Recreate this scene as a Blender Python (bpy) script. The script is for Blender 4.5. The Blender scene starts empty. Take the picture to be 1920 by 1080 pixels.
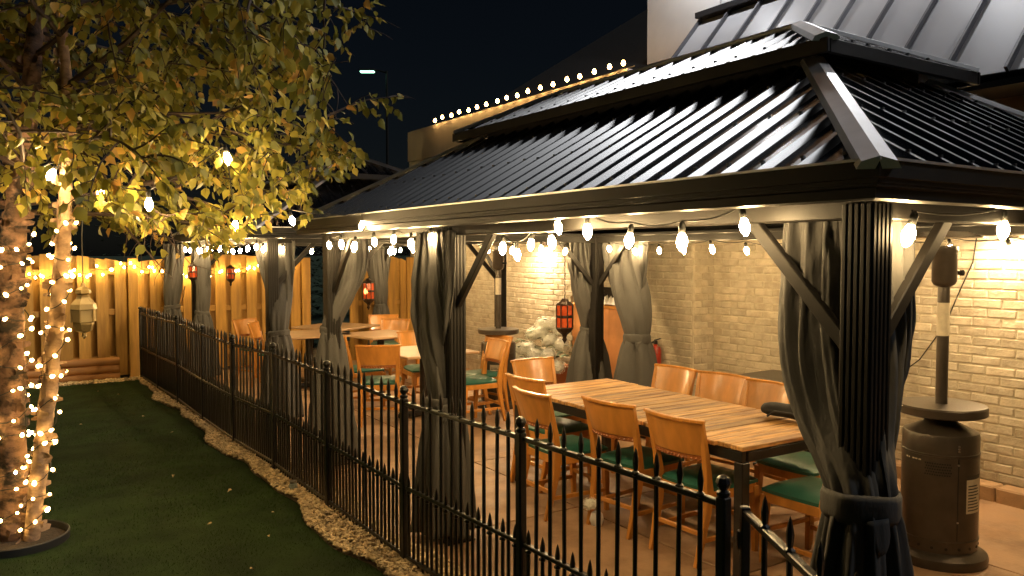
import bpy, math, random
import numpy as np
from mathutils import Vector, Matrix, noise
R = math.radians
rnd = random.Random(7)
sc = bpy.context.scene
col = sc.collection

# ------------------------------------------------------------------ camera, sky, sun, exposure
CAM_H, YAW, PITCH = 1.87, 32.9, 2.48
cam = bpy.data.objects.new('camera', bpy.data.cameras.new('camera'))
col.objects.link(cam)
cam.location = (0, 0, CAM_H)
cam.rotation_euler = (R(90 - PITCH), 0, R(-YAW))
cam.data.sensor_width = 36.0
cam.data.lens = 36.0 * 1500 / 1920
cam.data.clip_start = 0.05
cam.data.clip_end = 2000
sc.camera = cam

SUN_EL, SUN_AZ = 42.0, 139.0          # azimuth clockwise from +Y; high behind the camera
world = bpy.data.worlds.new('World'); sc.world = world; world.use_nodes = True
wn = world.node_tree.nodes; wn.clear()
wo = wn.new('ShaderNodeOutputWorld'); wb = wn.new('ShaderNodeBackground'); ws = wn.new('ShaderNodeTexSky')
ws.sky_type = 'NISHITA'; ws.sun_disc = False
ws.sun_elevation = R(SUN_EL); ws.sun_rotation = R(SUN_AZ)
wb.inputs['Strength'].default_value = 0.0006
world.node_tree.links.new(ws.outputs[0], wb.inputs[0]); world.node_tree.links.new(wb.outputs[0], wo.inputs[0])
sd = bpy.data.lights.new('sun', 'SUN'); sd.energy = 0.55; sd.angle = R(14); sd.color = (0.93, 0.96, 1.0)
sun = bpy.data.objects.new('sun', sd); col.objects.link(sun)
to_sun = Vector((math.sin(R(SUN_AZ)) * math.cos(R(SUN_EL)), math.cos(R(SUN_AZ)) * math.cos(R(SUN_EL)), math.sin(R(SUN_EL))))
sun.rotation_euler = to_sun.to_track_quat('Z', 'Y').to_euler()
sc.view_settings.view_transform = 'Standard'; sc.view_settings.look = 'None'
sc.view_settings.exposure = 1.15; sc.view_settings.gamma = 1.0
sc.cycles.use_denoising = True
sc.cycles.use_light_tree = True
sc.cycles.sample_clamp_indirect = 4.0
sc.cycles.sample_clamp_direct = 0.0
sc.cycles.max_bounces = 5; sc.cycles.diffuse_bounces = 3; sc.cycles.glossy_bounces = 3
sc.cycles.transmission_bounces = 4; sc.cycles.transparent_max_bounces = 6
sc.cycles.caustics_reflective = False; sc.cycles.caustics_refractive = False
BULB_L = 210.0

# ------------------------------------------------------------------ materials
MATS = {}
def mat(name, base, rough=0.6, metal=0.0, var=0.25, scale=6.0, bump=0.0, bscale=40.0, stretch=(1, 1, 1),
        rand=0.0, spec=0.5, coat=0.0, dark=None, dscale=2.0, damt=0.5, emit=None, estr=0.0, trans=0.0, rvar=0.0, ior=1.5):
    m = bpy.data.materials.new(name); m.use_nodes = True
    nt = m.node_tree; N = nt.nodes; L = nt.links
    b = N['Principled BSDF']
    b.inputs['Roughness'].default_value = rough; b.inputs['Metallic'].default_value = metal
    b.inputs['Specular IOR Level'].default_value = spec; b.inputs['IOR'].default_value = ior
    b.inputs['Coat Weight'].default_value = coat; b.inputs['Coat Roughness'].default_value = 0.12
    b.inputs['Transmission Weight'].default_value = trans
    tc = N.new('ShaderNodeTexCoord'); mp = N.new('ShaderNodeMapping'); mp.inputs['Scale'].default_value = stretch
    L.new(tc.outputs['Object'], mp.inputs['Vector'])
    vec = mp.outputs['Vector']
    oi = N.new('ShaderNodeObjectInfo')
    if rand > 0:
        ad = N.new('ShaderNodeVectorMath'); ad.operation = 'ADD'
        sm = N.new('ShaderNodeMath'); sm.operation = 'MULTIPLY'; sm.inputs[1].default_value = 37.0
        L.new(oi.outputs['Random'], sm.inputs[0]); L.new(vec, ad.inputs[0]); L.new(sm.outputs[0], ad.inputs[1])
        vec = ad.outputs[0]
    n1 = N.new('ShaderNodeTexNoise'); n1.inputs['Scale'].default_value = scale; n1.inputs['Detail'].default_value = 6
    L.new(vec, n1.inputs['Vector'])
    mr = N.new('ShaderNodeMapRange'); mr.inputs['From Min'].default_value = 0.3; mr.inputs['From Max'].default_value = 0.7
    mr.inputs['To Min'].default_value = 1 - var; mr.inputs['To Max'].default_value = 1 + var
    L.new(n1.outputs['Fac'], mr.inputs['Value'])
    val = mr.outputs[0]
    if rand > 0:
        rr = N.new('ShaderNodeMapRange'); rr.inputs['To Min'].default_value = 1 - rand; rr.inputs['To Max'].default_value = 1 + rand
        L.new(oi.outputs['Random'], rr.inputs['Value'])
        mm = N.new('ShaderNodeMath'); mm.operation = 'MULTIPLY'; L.new(val, mm.inputs[0]); L.new(rr.outputs[0], mm.inputs[1]); val = mm.outputs[0]
    hv = N.new('ShaderNodeHueSaturation'); hv.inputs['Color'].default_value = (*base, 1)
    if dark is not None:
        n2 = N.new('ShaderNodeTexNoise'); n2.inputs['Scale'].default_value = dscale; n2.inputs['Detail'].default_value = 8
        n2.inputs['Roughness'].default_value = 0.65
        L.new(vec, n2.inputs['Vector'])
        m2 = N.new('ShaderNodeMapRange'); m2.inputs['From Min'].default_value = 0.46; m2.inputs['From Max'].default_value = 0.6
        m2.inputs['To Max'].default_value = damt
        L.new(n2.outputs['Fac'], m2.inputs['Value'])
        mx = N.new('ShaderNodeMix'); mx.data_type = 'RGBA'
        mx.inputs['A'].default_value = (*base, 1); mx.inputs['B'].default_value = (*dark, 1)
        L.new(m2.outputs[0], mx.inputs['Factor']); L.new(mx.outputs['Result'], hv.inputs['Color'])
    L.new(val, hv.inputs['Value']); L.new(hv.outputs[0], b.inputs['Base Color'])
    if rvar > 0:
        r2 = N.new('ShaderNodeMapRange'); r2.inputs['From Min'].default_value = 0.3; r2.inputs['From Max'].default_value = 0.7
        r2.inputs['To Min'].default_value = max(0.02, rough - rvar); r2.inputs['To Max'].default_value = min(1, rough + rvar)
        L.new(n1.outputs['Fac'], r2.inputs['Value']); L.new(r2.outputs[0], b.inputs['Roughness'])
    if bump > 0:
        n3 = N.new('ShaderNodeTexNoise'); n3.inputs['Scale'].default_value = bscale; n3.inputs['Detail'].default_value = 5
        L.new(vec, n3.inputs['Vector'])
        bp = N.new('ShaderNodeBump'); bp.inputs['Strength'].default_value = bump; bp.inputs['Distance'].default_value = 0.01
        L.new(n3.outputs['Fac'], bp.inputs['Height']); L.new(bp.outputs[0], b.inputs['Normal'])
    if emit is not None:
        b.inputs['Emission Color'].default_value = (*emit, 1); b.inputs['Emission Strength'].default_value = estr
    MATS[name] = m
    return m

M = MATS
mat('honey_wood', (0.55, 0.235, 0.045), 0.32, var=0.18, scale=5, stretch=(3, 3, 0.7), rand=0.1, coat=0.3, bump=0.05, bscale=30)
mat('wood_trim', (0.30, 0.10, 0.025), 0.4, var=0.3, scale=20, rand=0.1)
mat('green_vinyl', (0.022, 0.115, 0.085), 0.38, var=0.15, scale=8, bump=0.12, bscale=180, rvar=0.08)
mat('table_plank', (0.52, 0.29, 0.10), 0.5, var=0.32, scale=7, stretch=(0.7, 9, 4), rand=0.32, bump=0.4, bscale=18, dark=(0.15, 0.06, 0.02), dscale=3.0, damt=0.8)
mat('laminate', (0.42, 0.27, 0.15), 0.4, var=0.12, scale=4, rand=0.08)
mat('black_metal', (0.012, 0.012, 0.012), 0.34, var=0.3, scale=25, bump=0.08, bscale=120, coat=0.2)
mat('black_iron', (0.010, 0.010, 0.010), 0.28, var=0.4, scale=30, bump=0.15, bscale=150)
mat('gazebo_metal', (0.012, 0.0105, 0.009), 0.5, spec=0.3, var=0.2, scale=10, rand=0.05, bump=0.03, bscale=90)
mat('roof_metal', (0.25, 0.245, 0.24), 0.25, metal=1.0, var=0.08, scale=3)
mat('hip_cap', (0.75, 0.75, 0.75), 0.4, metal=1.0, var=0.1, scale=6)  # paler than the roof metal: the caps' bright reflection put into the colour
mat('curtain_cloth', (0.092, 0.090, 0.086), 0.85, var=0.09, scale=4, stretch=(1, 1, .35), bump=0.5, bscale=34, spec=0.15)
mat('brick_paint', (0.46, 0.405, 0.31), 0.72, var=0.14, scale=9, rand=0.13, bump=0.55, bscale=45, dark=(0.25, 0.19, 0.12), dscale=5, damt=0.35)
mat('mortar_paint', (0.44, 0.385, 0.29), 0.8, var=0.2, scale=14, bump=0.5, bscale=60)
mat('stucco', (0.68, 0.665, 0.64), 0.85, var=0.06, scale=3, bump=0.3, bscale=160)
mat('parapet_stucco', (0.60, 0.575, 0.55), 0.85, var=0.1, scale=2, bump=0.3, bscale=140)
mat('eave_lit_tone', (0.52, 0.30, 0.14), 0.8, var=0.06)  # orange of warm lamplight put into the eave colour
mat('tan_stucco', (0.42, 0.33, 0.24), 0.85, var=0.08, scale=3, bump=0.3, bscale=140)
mat('seam_metal', (0.45, 0.45, 0.465), 0.45, metal=0.0, var=0.1, scale=1.6, bump=0.02, bscale=6, dark=(0.39, 0.38, 0.37), dscale=0.8, damt=0.5)
mat('seam_edge', (0.10, 0.10, 0.11), 0.5, var=0.1)
mat('seam_dark', (0.02, 0.02, 0.022), 0.6, var=0.2)
mat('concrete', (0.40, 0.25, 0.145), 0.6, var=0.12, scale=5, rand=0.06, bump=0.25, bscale=70, dark=(0.22, 0.125, 0.065), dscale=1.7, damt=0.75, rvar=0.12)
mat('joint_dirt', (0.07, 0.05, 0.035), 0.9)
mat('kerb_stone', (0.38, 0.24, 0.13), 0.75, var=0.2, scale=8, bump=0.5, bscale=50)
mat('turf', (0.018, 0.036, 0.008), 0.9, var=0.35, scale=3, bump=0.9, bscale=260, spec=0.15)
mat('turf_blade', (0.024, 0.052, 0.010), 0.75, var=0.35, scale=4, spec=0.2)
mat('far_grass', (0.03, 0.05, 0.022), 0.95, var=0.4, scale=0.6, bump=0.5, bscale=30)
mat('pebble', (0.58, 0.45, 0.27), 0.7, var=0.55, scale=16, bump=0.3, bscale=90)
mat('gravel_bed', (0.16, 0.11, 0.065), 0.9, var=0.4, scale=30, bump=0.8, bscale=80)
mat('fence_wood', (0.47, 0.26, 0.055), 0.7, var=0.2, scale=4, stretch=(5, 5, 0.5), rand=0.14, bump=0.25, bscale=30, dark=(0.28, 0.14, 0.04), dscale=1.6, damt=0.5)
mat('log_wood', (0.40, 0.19, 0.06), 0.7, var=0.25, scale=4, stretch=(0.4, 4, 4), rand=0.1, bump=0.4, bscale=30)
mat('bark', (0.17, 0.095, 0.058), 0.85, var=0.35, scale=9, stretch=(1, 1, 1.6), bump=0.9, bscale=26, dark=(0.014, 0.009, 0.006), dscale=7.0, damt=1.0)
mat('bark_pale', (0.34, 0.22, 0.125), 0.8, var=0.25, scale=9, stretch=(1, 1, 1.8), bump=0.8, bscale=30, dark=(0.16, 0.09, 0.05), dscale=6.0, damt=0.7)
mat('twig', (0.05, 0.03, 0.02), 0.8)
mat('rubber', (0.012, 0.012, 0.012), 0.6)
mat('soil', (0.03, 0.02, 0.012), 0.95, var=0.4, scale=30, bump=0.9, bscale=50)
mat('heater_bronze', (0.075, 0.062, 0.05), 0.3, metal=0.4, var=0.15, scale=12, bump=0.1, bscale=300, spec=0.6)
mat('heater_dark', (0.01, 0.01, 0.01), 0.5)
mat('steel', (0.55, 0.53, 0.5), 0.3, metal=1.0, var=0.1)
mat('sticker', (0.62, 0.55, 0.42), 0.5, var=0.1, scale=30)
mat('print_ink', (0.05, 0.045, 0.04), 0.6)
mat('red_paint', (0.35, 0.03, 0.015), 0.3, var=0.1)
mat('yellow_tag', (0.75, 0.48, 0.03), 0.5, var=0.1)
mat('white_paint', (0.75, 0.73, 0.68), 0.5, var=0.08)
mat('lantern_metal', (0.03, 0.018, 0.012), 0.4, metal=0.6, var=0.3, scale=20)
mat('brass', (0.30, 0.21, 0.08), 0.45, metal=0.5, var=0.2, scale=15)
mat('cream_glass', (0.42, 0.31, 0.14), 0.3, var=0.1)
mat('petal', (0.86, 0.86, 0.78), 0.7, var=0.15, scale=12)
mat('plant_leaf', (0.04, 0.09, 0.02), 0.5, var=0.3, scale=6)
mat('terracotta', (0.36, 0.14, 0.06), 0.75, var=0.15)
mat('copper_panel', (0.60, 0.27, 0.10), 0.5, var=0.2, scale=3, dark=(0.42, 0.17, 0.06), dscale=2.0, damt=0.5)
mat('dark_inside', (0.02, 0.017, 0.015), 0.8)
mat('black_fabric', (0.008, 0.008, 0.008), 0.8, bump=0.3, bscale=200)
mat('shingle', (0.008, 0.008, 0.008), 0.9, var=0.3, scale=8, bump=0.4, bscale=40)
mat('wire', (0.01, 0.01, 0.008), 0.6)
mat('glass_blue', (0.55, 0.68, 0.72), 0.15, var=0.2, scale=20, trans=0.4)
mat('rock', (0.38, 0.33, 0.25), 0.8, var=0.25, scale=10, bump=0.5, bscale=20)
mat('hedge_leaf', (0.018, 0.032, 0.012), 0.8, var=0.4, scale=5)
mat('fallen_leaf', (0.5, 0.36, 0.18), 0.8, var=0.3, scale=8, rand=0.2)
WARM = (1.0, 0.68, 0.31)
mat('bulb_glow', (1, 0.9, 0.7), 0.3, emit=WARM, estr=BULB_L)
mat('bulb_parapet', (1, 0.9, 0.7), 0.3, emit=(1.0, 0.52, 0.15), estr=26)
mat('fairy_glow', (1, 0.9, 0.7), 0.3, emit=(1.0, 0.62, 0.20), estr=15)
mat('fairy_strong', (1, 0.9, 0.7), 0.3, emit=(1.0, 0.66, 0.22), estr=60)
mat('lamp_lens', (1, 0.9, 0.7), 0.3, emit=(1.0, 0.74, 0.42), estr=40)
mat('street_lens', (0.8, 1, 0.9), 0.3, emit=(0.40, 1.0, 0.66), estr=3)
mat('red_glass', (0.34, 0.05, 0.012), 0.12, var=0.4, scale=14, emit=(1.0, 0.11, 0.02), estr=0.07, spec=0.8)
mat('red_flame', (0.8, 0.1, 0.03), 0.3, emit=(1.0, 0.22, 0.06), estr=3.0)

def leaf_mat(name, c1, c2, c3):
    m = bpy.data.materials.new(name); m.use_nodes = True; nt = m.node_tree; N = nt.nodes; L = nt.links
    b = N['Principled BSDF']; b.inputs['Roughness'].default_value = 0.5
    at = N.new('ShaderNodeAttribute'); at.attribute_name = 'tint'
    cr = N.new('ShaderNodeValToRGB'); e = cr.color_ramp.elements
    e[0].color = (*c1, 1); e[1].color = (*c3, 1); e[1].position = 1.0
    k = cr.color_ramp.elements.new(0.72); k.color = (*c2, 1)
    L.new(at.outputs['Fac'], cr.inputs[0])
    tr = N.new('ShaderNodeBsdfTranslucent'); mx = N.new('ShaderNodeMixShader'); mx.inputs[0].default_value = 0.35
    L.new(cr.outputs[0], b.inputs['Base Color']); L.new(cr.outputs[0], tr.inputs[0])
    L.new(b.outputs[0], mx.inputs[1]); L.new(tr.outputs[0], mx.inputs[2]); L.new(mx.outputs[0], N['Material Output'].inputs[0])
    MATS[name] = m
leaf_mat('birch_leaf', (0.13, 0.14, 0.022), (0.42, 0.36, 0.06), (0.55, 0.30, 0.07))

# ------------------------------------------------------------------ mesh helpers
class MB:
    def __init__(s): s.v = []; s.f = []
    def add(s, vs, fs):
        o = len(s.v); s.v += [tuple(p) for p in vs]; s.f += [tuple(i + o for i in f) for f in fs]
    def box(s, c, d, rot=None, ch=0.0):
        x, y, z = d[0] / 2, d[1] / 2, d[2] / 2
        c = Vector(c)
        if ch <= 0:
            vs = [(-x, -y, -z), (x, -y, -z), (x, y, -z), (-x, y, -z), (-x, -y, z), (x, -y, z), (x, y, z), (-x, y, z)]
            fs = [(0, 3, 2, 1), (4, 5, 6, 7), (0, 1, 5, 4), (1, 2, 6, 5), (2, 3, 7, 6), (3, 0, 4, 7)]
        else:
            e = min(ch, x * .9, y * .9, z * .9); vs = []; idx = {}
            for sx in (-1, 1):
                for sy in (-1, 1):
                    for sz in (-1, 1):
                        for ax in range(3):
                            p = [sx * (x - e), sy * (y - e), sz * (z - e)]
                            p[ax] = (sx * x, sy * y, sz * z)[ax]
                            idx[(sx, sy, sz, ax)] = len(vs); vs.append(tuple(p))
            fs = []
            def q(a): fs.append(tuple(a))
            for ax in range(3):
                o1, o2 = [k for k in range(3) if k != ax]
                for sg in (-1, 1):
                    lp = []
                    for a_, b_ in ((-1, -1), (1, -1), (1, 1), (-1, 1)):
                        k = [0, 0, 0]; k[ax] = sg; k[o1] = a_; k[o2] = b_
                        lp.append(idx[(*k, ax)])
                    flip = (sg > 0) != (ax != 1)
                    q(lp[::-1] if flip else lp)
            for ax in range(3):
                o1, o2 = [k for k in range(3) if k != ax]
                for s1 in (-1, 1):
                    for s2 in (-1, 1):
                        k0 = [0, 0, 0]; k0[o1] = s1; k0[o2] = s2; k1 = list(k0); k0[ax] = -1; k1[ax] = 1
                        q([idx[(*k0, o1)], idx[(*k0, o2)], idx[(*k1, o2)], idx[(*k1, o1)]])
            for sx in (-1, 1):
                for sy in (-1, 1):
                    for sz in (-1, 1):
                        q([idx[(sx, sy, sz, 0)], idx[(sx, sy, sz, 1)], idx[(sx, sy, sz, 2)]])
        if rot is not None: vs = [rot @ Vector(p) for p in vs]
        s.add([Vector(p) + c for p in vs], fs)
        return s
    def bar(s, p, q, w, h, ch=0.0, up=(0, 0, 1)):
        p, q = Vector(p), Vector(q); d = q - p; L = d.length; d.normalize()
        u = Vector(up)
        if abs(d.dot(u)) > 0.98: u = Vector((0, 1, 0))
        r = d.cross(u).normalized(); u = r.cross(d)
        rot = Matrix((d, -r, u)).transposed()
        return s.box((p + q) / 2, (L, w, h), rot, ch)
    def tube(s, pts, rad, n=8, cap=True):
        pts = [Vector(p) for p in pts]
        if not hasattr(rad, '__len__'): rad = [rad] * len(pts)
        o = len(s.v); ref = None
        for i, p in enumerate(pts):
            t = (pts[min(i + 1, len(pts) - 1)] - pts[max(i - 1, 0)]).normalized()
            if ref is None:
                ref = Vector((1, 0, 0)) if abs(t.x) < 0.8 else Vector((0, 1, 0))
            a = (ref - t * ref.dot(t)).normalized(); ref = a; b = t.cross(a)
            for k in range(n):
                an = 2 * math.pi * k / n
                s.v.append(tuple(p + (a * math.cos(an) + b * math.sin(an)) * rad[i]))
        for i in range(len(pts) - 1):
            for k in range(n):
                k2 = (k + 1) % n
                s.f.append((o + i * n + k, o + i * n + k2, o + (i + 1) * n + k2, o + (i + 1) * n + k))
        if cap:
            s.f.append(tuple(o + k for k in range(n))[::-1]); e = o + (len(pts) - 1) * n
            s.f.append(tuple(e + k for k in range(n)))
        return s
    def lathe(s, prof, n=16, c=(0, 0, 0), rot=None):
        o = len(s.v); c = Vector(c)
        for r, z in prof:
            for k in range(n):
                a = 2 * math.pi * k / n
                p = Vector((r * math.cos(a), r * math.sin(a), z))
                if rot is not None: p = rot @ p
                s.v.append(tuple(p + c))
        m = len(prof)
        for i in range(m - 1):
            for k in range(n):
                k2 = (k + 1) % n
                s.f.append((o + i * n + k, o + i * n + k2, o + (i + 1) * n + k2, o + (i + 1) * n + k))
        if prof[0][0] > 1e-6: s.f.append(tuple(o + k for k in range(n))[::-1])
        if prof[-1][0] > 1e-6: s.f.append(tuple(o + (m - 1) * n + k for k in range(n)))
        return s
    def grid(s, fn, nu, nv, close_u=False):
        o = len(s.v)
        for j in range(nv + 1):
            for i in range(nu + (0 if close_u else 1)):
                s.v.append(tuple(fn(i / nu, j / nv)))
        w = nu + (0 if close_u else 1)
        for j in range(nv):
            for i in range(nu):
                i2 = (i + 1) % w
                s.f.append((o + j * w + i, o + j * w + i2, o + (j + 1) * w + i2, o + (j + 1) * w + i))
        return s
    def mesh(s, name, material, smooth=False, angle=None):
        me = bpy.data.meshes.new(name); me.from_pydata(s.v, [], s.f); me.update()
        if smooth:
            me.polygons.foreach_set('use_smooth', [True] * len(me.polygons))
            if angle is not None: me.set_sharp_from_angle(angle=R(angle))
        me.materials.append(MATS[material])
        return me
    def build(s, name, material, parent=None, smooth=False, angle=40, loc=None):
        return obj(name, s.mesh(name, material, smooth, angle), parent, loc)

def obj(name, data, parent=None, loc=None, rotz=None):
    o = bpy.data.objects.new(name, data); col.objects.link(o)
    if parent is not None: o.parent = parent
    if loc is not None: o.location = loc
    if rotz is not None: o.rotation_euler = (0, 0, rotz)
    return o
def tag(o, label, cat, group=None):
    o['label'] = label; o['category'] = cat
    if group: o['group'] = group
    return o
def thing(name, label, cat, loc=(0, 0, 0), rotz=0.0, group=None):
    o = obj(name, None, None, loc, rotz); o.empty_display_size = 0.1
    return tag(o, label, cat, group)
def structure(o, label=None):
    o['kind'] = 'structure'
    if label: o['label'] = label
    return o
def copy_tree(o, parent=None):
    c = o.copy(); col.objects.link(c)
    if parent is not None: c.parent = parent
    for ch in KIDS.get(o.name) or [k for k in o.children]:
        copy_tree(ch, c)
    return c
KIDS = {}
def place(o, label, loc, rotz):
    bpy.context.view_layer.update()
    c = copy_tree(o); c['label'] = label; c.location = loc; c.rotation_euler = (0, 0, rotz)
    return c
def nz(p, s=1.0): return noise.noise(Vector(p) * s)

# ------------------------------------------------------------------ ground
g = MB(); g.grid(lambda u, v: (-600 + 1200 * u, -600 + 1200 * v, -0.06), 4, 4)
structure(g.build('ground', 'far_grass'), 'dark grass ground reaching into the night')

def lawn_edge(y): return 1.815 - .013 * (y - 4) + 0.04 * math.sin(y * 2.1 + 0.6) + 0.03 * math.sin(y * 4.3 + 2.0) + 0.015 * math.sin(y * 9)
g = MB()
g.grid(lambda u, v: (-4.5 + (lawn_edge(-1 + 13.75 * v) + 4.5) * u, -1 + 13.75 * v, 0.02 + 0.012 * nz((u * 9, v * 20, 0))), 40, 160)
lawn = structure(g.build('lawn', 'turf', smooth=True), 'dark green short artificial lawn')
# short blades of the turf, one mass
rng = np.random.default_rng(3)
n = 60000
yy = rng.uniform(2.6, 12.7, n); yy = 2.6 + (yy - 2.6) * rng.uniform(0.2, 1, n)
ed = np.array([lawn_edge(y) for y in yy]); xx = ed - rng.uniform(0, 1, n) ** 1.1 * 3.4
hh = rng.uniform(0.010, 0.024, n); an = rng.uniform(0, 6.28, n); w = 0.0022
dx, dy = np.cos(an) * w, np.sin(an) * w; lx, ly = rng.normal(0, 0.008, n), rng.normal(0, 0.008, n)
V = np.empty((n * 3, 3)); z0 = np.full(n, 0.016)
V[0::3] = np.stack([xx - dx, yy - dy, z0], 1); V[1::3] = np.stack([xx + dx, yy + dy, z0], 1); V[2::3] = np.stack([xx + lx, yy + ly, z0 + hh], 1)
me = bpy.data.meshes.new('turf_blades'); me.from_pydata(V.tolist(), [], np.arange(n * 3).reshape(-1, 3).tolist()); me.materials.append(M['turf_blade'])
o = obj('turf_pile', me); o['kind'] = 'stuff'; o['label'] = 'short dark green pile of the lawn turf'

g = MB(); g.grid(lambda u, v: (1.5 + 0.75 * u, -1 + 14.1 * v, 0.004), 2, 10)
structure(g.build('gravel_bed', 'gravel_bed'), 'gravel strip between lawn and patio')
g = MB(); g.grid(lambda u, v: (-4.5 + 6.0 * u, 12.6 + 0.62 * v, 0.004), 4, 2)
structure(g.build('gravel_bed_end', 'gravel_bed'), 'gravel strip under the wooden fence')
# pebbles, one mass
ico = [(0, 0, 1)] + [(math.cos(a) * 0.9, math.sin(a) * 0.9, 0.35) for a in [k * 1.0472 for k in range(6)]] + [(math.cos(a + .5) * 0.9, math.sin(a + .5) * 0.9, -0.35) for a in [k * 1.0472 for k in range(6)]]
icf = [(0, 1 + k, 1 + (k + 1) % 6) for k in range(6)] + [(1 + k, 7 + k, 1 + (k + 1) % 6) for k in range(6)] + [(1 + (k + 1) % 6, 7 + k, 7 + (k + 1) % 6) for k in range(6)]
ico = np.array(ico); icf = np.array(icf)
def pebbles(n, px, py, pz, rad, seed):
    q = np.random.default_rng(seed)
    P = np.empty((n, 13, 3))
    sc3 = np.stack([rad * q.uniform(0.8, 1.5, n), rad * q.uniform(0.6, 1.1, n), rad * q.uniform(0.4, 0.8, n)], 1)
    b = ico[None] * (1 + q.normal(0, 0.13, (n, 13, 1))) * sc3[:, None, :]
    a = q.uniform(0, 6.28, n); c, s = np.cos(a)[:, None], np.sin(a)[:, None]
    tl = q.normal(0, 0.3, n)[:, None]
    x = b[..., 0] * c - b[..., 1] * s; y = b[..., 0] * s + b[..., 1] * c
    z = b[..., 2] + tl * b[..., 0]
    P[..., 0] = x + px[:, None]; P[..., 1] = y + py[:, None]; P[..., 2] = z + pz[:, None]
    F = (icf[None] + (np.arange(n) * 13)[:, None, None]).reshape(-1, 3)
    me = bpy.data.meshes.new('pebbles'); me.from_pydata(P.reshape(-1, 3).tolist(), [], F.tolist()); me.materials.append(M['pebble'])
    return me
n = 13000
py = rng.uniform(3.2, 12.9, n)
px = np.array([lawn_edge(y) for y in py]) + 0.01 + rng.uniform(0, 1, n) ** 1.3 * 0.42
pz = 0.02 + rng.uniform(0, 0.022, n) + 0.02 * np.sin((px - 1.7) * 8)
o = obj('gravel', pebbles(n, px, py, pz, rng.uniform(0.008, 0.020, n), 5)); o['kind'] = 'stuff'; o['label'] = 'pale river pebbles along the foot of the black fence'
n = 2600
px = rng.uniform(-2.5, 1.75, n); py = 12.72 + rng.uniform(0, 0.26, n)
o = obj('gravel', pebbles(n, px, py, 0.015 + rng.uniform(0, 0.02, n), rng.uniform(0.012, 0.026, n), 6)); o['kind'] = 'stuff'; o['label'] = 'pale pebbles in front of the stacked timbers'

# patio slabs
PATIO_X0, PATIO_X1 = 2.13, 6.30
pav = MB(); pav.grid(lambda u, v: (PATIO_X0 - .02 + (4.9) * u, -2.6 + 16.2 * v, -0.004), 1, 1)
pavement = structure(pav.build('pavement', 'joint_dirt'), 'tan concrete patio floor scored into slabs')
ys = [-2.6, -1.2, 0.2, 1.62, 3.1, 4.6, 6.1, 7.6, 9.1, 10.6, 12.1, 13.4]; xs = [PATIO_X0, 3.55, 4.95, 6.62]
for i in range(len(xs) - 1):
    for j in range(len(ys) - 1):
        a = MB(); gx, gy = xs[i + 1] - xs[i] - 0.012, ys[j + 1] - ys[j] - 0.012
        a.box((0, 0, 0), (gx, gy, 0.05), ch=0.004)
        a.build('paving_slab', 'concrete', pavement, loc=((xs[i] + xs[i + 1]) / 2, (ys[j] + ys[j + 1]) / 2, -0.012 + rnd.uniform(-.0012, .0012)))
FZ = 0.012   # patio surface

# ------------------------------------------------------------------ brick building
WX = 6.40
bld = thing('brick_building', 'long tan painted brick building with grey metal awning roof behind the patio', 'building', (WX, 6, 0))
def L_(p): return (p[0] - WX, p[1] - 6, p[2])
w = MB()
NY0, NY1, NZ = 6.92, 8.45, 1.45          # niche behind the far back curtains
def wbox(x0, x1, y0, y1, z0, z1, mb): mb.box(L_(((x0 + x1) / 2, (y0 + y1) / 2, (z0 + z1) / 2)), (x1 - x0, y1 - y0, z1 - z0))
wbox(WX - .007, WX + .3, -6, NY0, -0.05, 3.0, w)
wbox(WX - .007, WX + .3, NY1, 13.3, -0.05, 3.0, w)
wbox(WX - .007, WX + .3, NY0, NY1, NZ, 3.0, w)
wbox(6.093, WX - .008, 5.950, 6.893, -0.05, 2.9, w)      # pilaster core
wall = w.build('wall', 'mortar_paint', bld)
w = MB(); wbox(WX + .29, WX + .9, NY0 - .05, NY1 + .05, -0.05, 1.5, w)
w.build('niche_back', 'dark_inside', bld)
# bricks
BL, BH, BD = 0.203, 0.0635, 0.03
PL, PH = 0.213, 0.0735
def brick_mesh(l, s):
    q = random.Random(s); b = MB(); b.box((0, 0, 0), (BD, l, BH), ch=0.006)
    b.v = [(x + q.uniform(-.002, .002), y + q.uniform(-.003, .003), z + q.uniform(-.003, .003)) for x, y, z in b.v]
    return b.mesh('brick', 'brick_paint')
full = [brick_mesh(BL, k) for k in range(6)]
cand = []
def add_brick(x, y, z, l, axis): cand.append((x, y, z, l, axis))
def course_wall(x, y0, y1, z0, z1, hole=None):
    r = 0; z = z0
    while z + BH < z1:
        y = y0 - (PL / 2 if r % 2 else 0)
        while y < y1:
            a, b = max(y, y0), min(y + BL, y1)
            if b - a > 0.04:
                if not (hole and hole[0] - .02 < (a + b) / 2 < hole[1] + .02 and z < hole[2]):
                    add_brick(x, (a + b) / 2, z + BH / 2, b - a, 0)
            y += PL
        z += PH; r += 1
course_wall(WX, -1.2, 5.955, 0.13, 2.62)
course_wall(WX, NY0, 13.2, 0.13, 2.62, (NY0, NY1, NZ))
course_wall(6.10, 5.965, 6.895, 0.13, 2.62)
r = 0; z = .13
while z + BH < 2.62:                                      # near side of the pilaster
    for k in range(2):
        l = (0.095, 0.19)[(k + r) % 2]; x0 = 6.112 + (0 if k == 0 else (0.095, 0.19)[(r) % 2] + .01)
        if x0 + l <= WX + .02: add_brick(x0 + l / 2, 5.958, z + BH / 2, l, 1)
    z += PH; r += 1
camv = Vector((0, 0, CAM_H))
def shown(c):
    p = Vector(c[:3]); d = (p - camv)
    fx, fy = math.sin(R(YAW)), math.cos(R(YAW))
    f = d.x * fx + d.y * fy; l = d.x * fy - d.y * fx
    t = l / f
    return f > 0 and t < 0.66 and p.z < 2.08 and not (0.33 < t < 0.5) and p.z > .1
vis = sorted([c for c in cand if shown(c)], key=lambda c: Vector(c[:3]).length)
singles = vis[:295]; sset = set(id(c) for c in singles)
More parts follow.
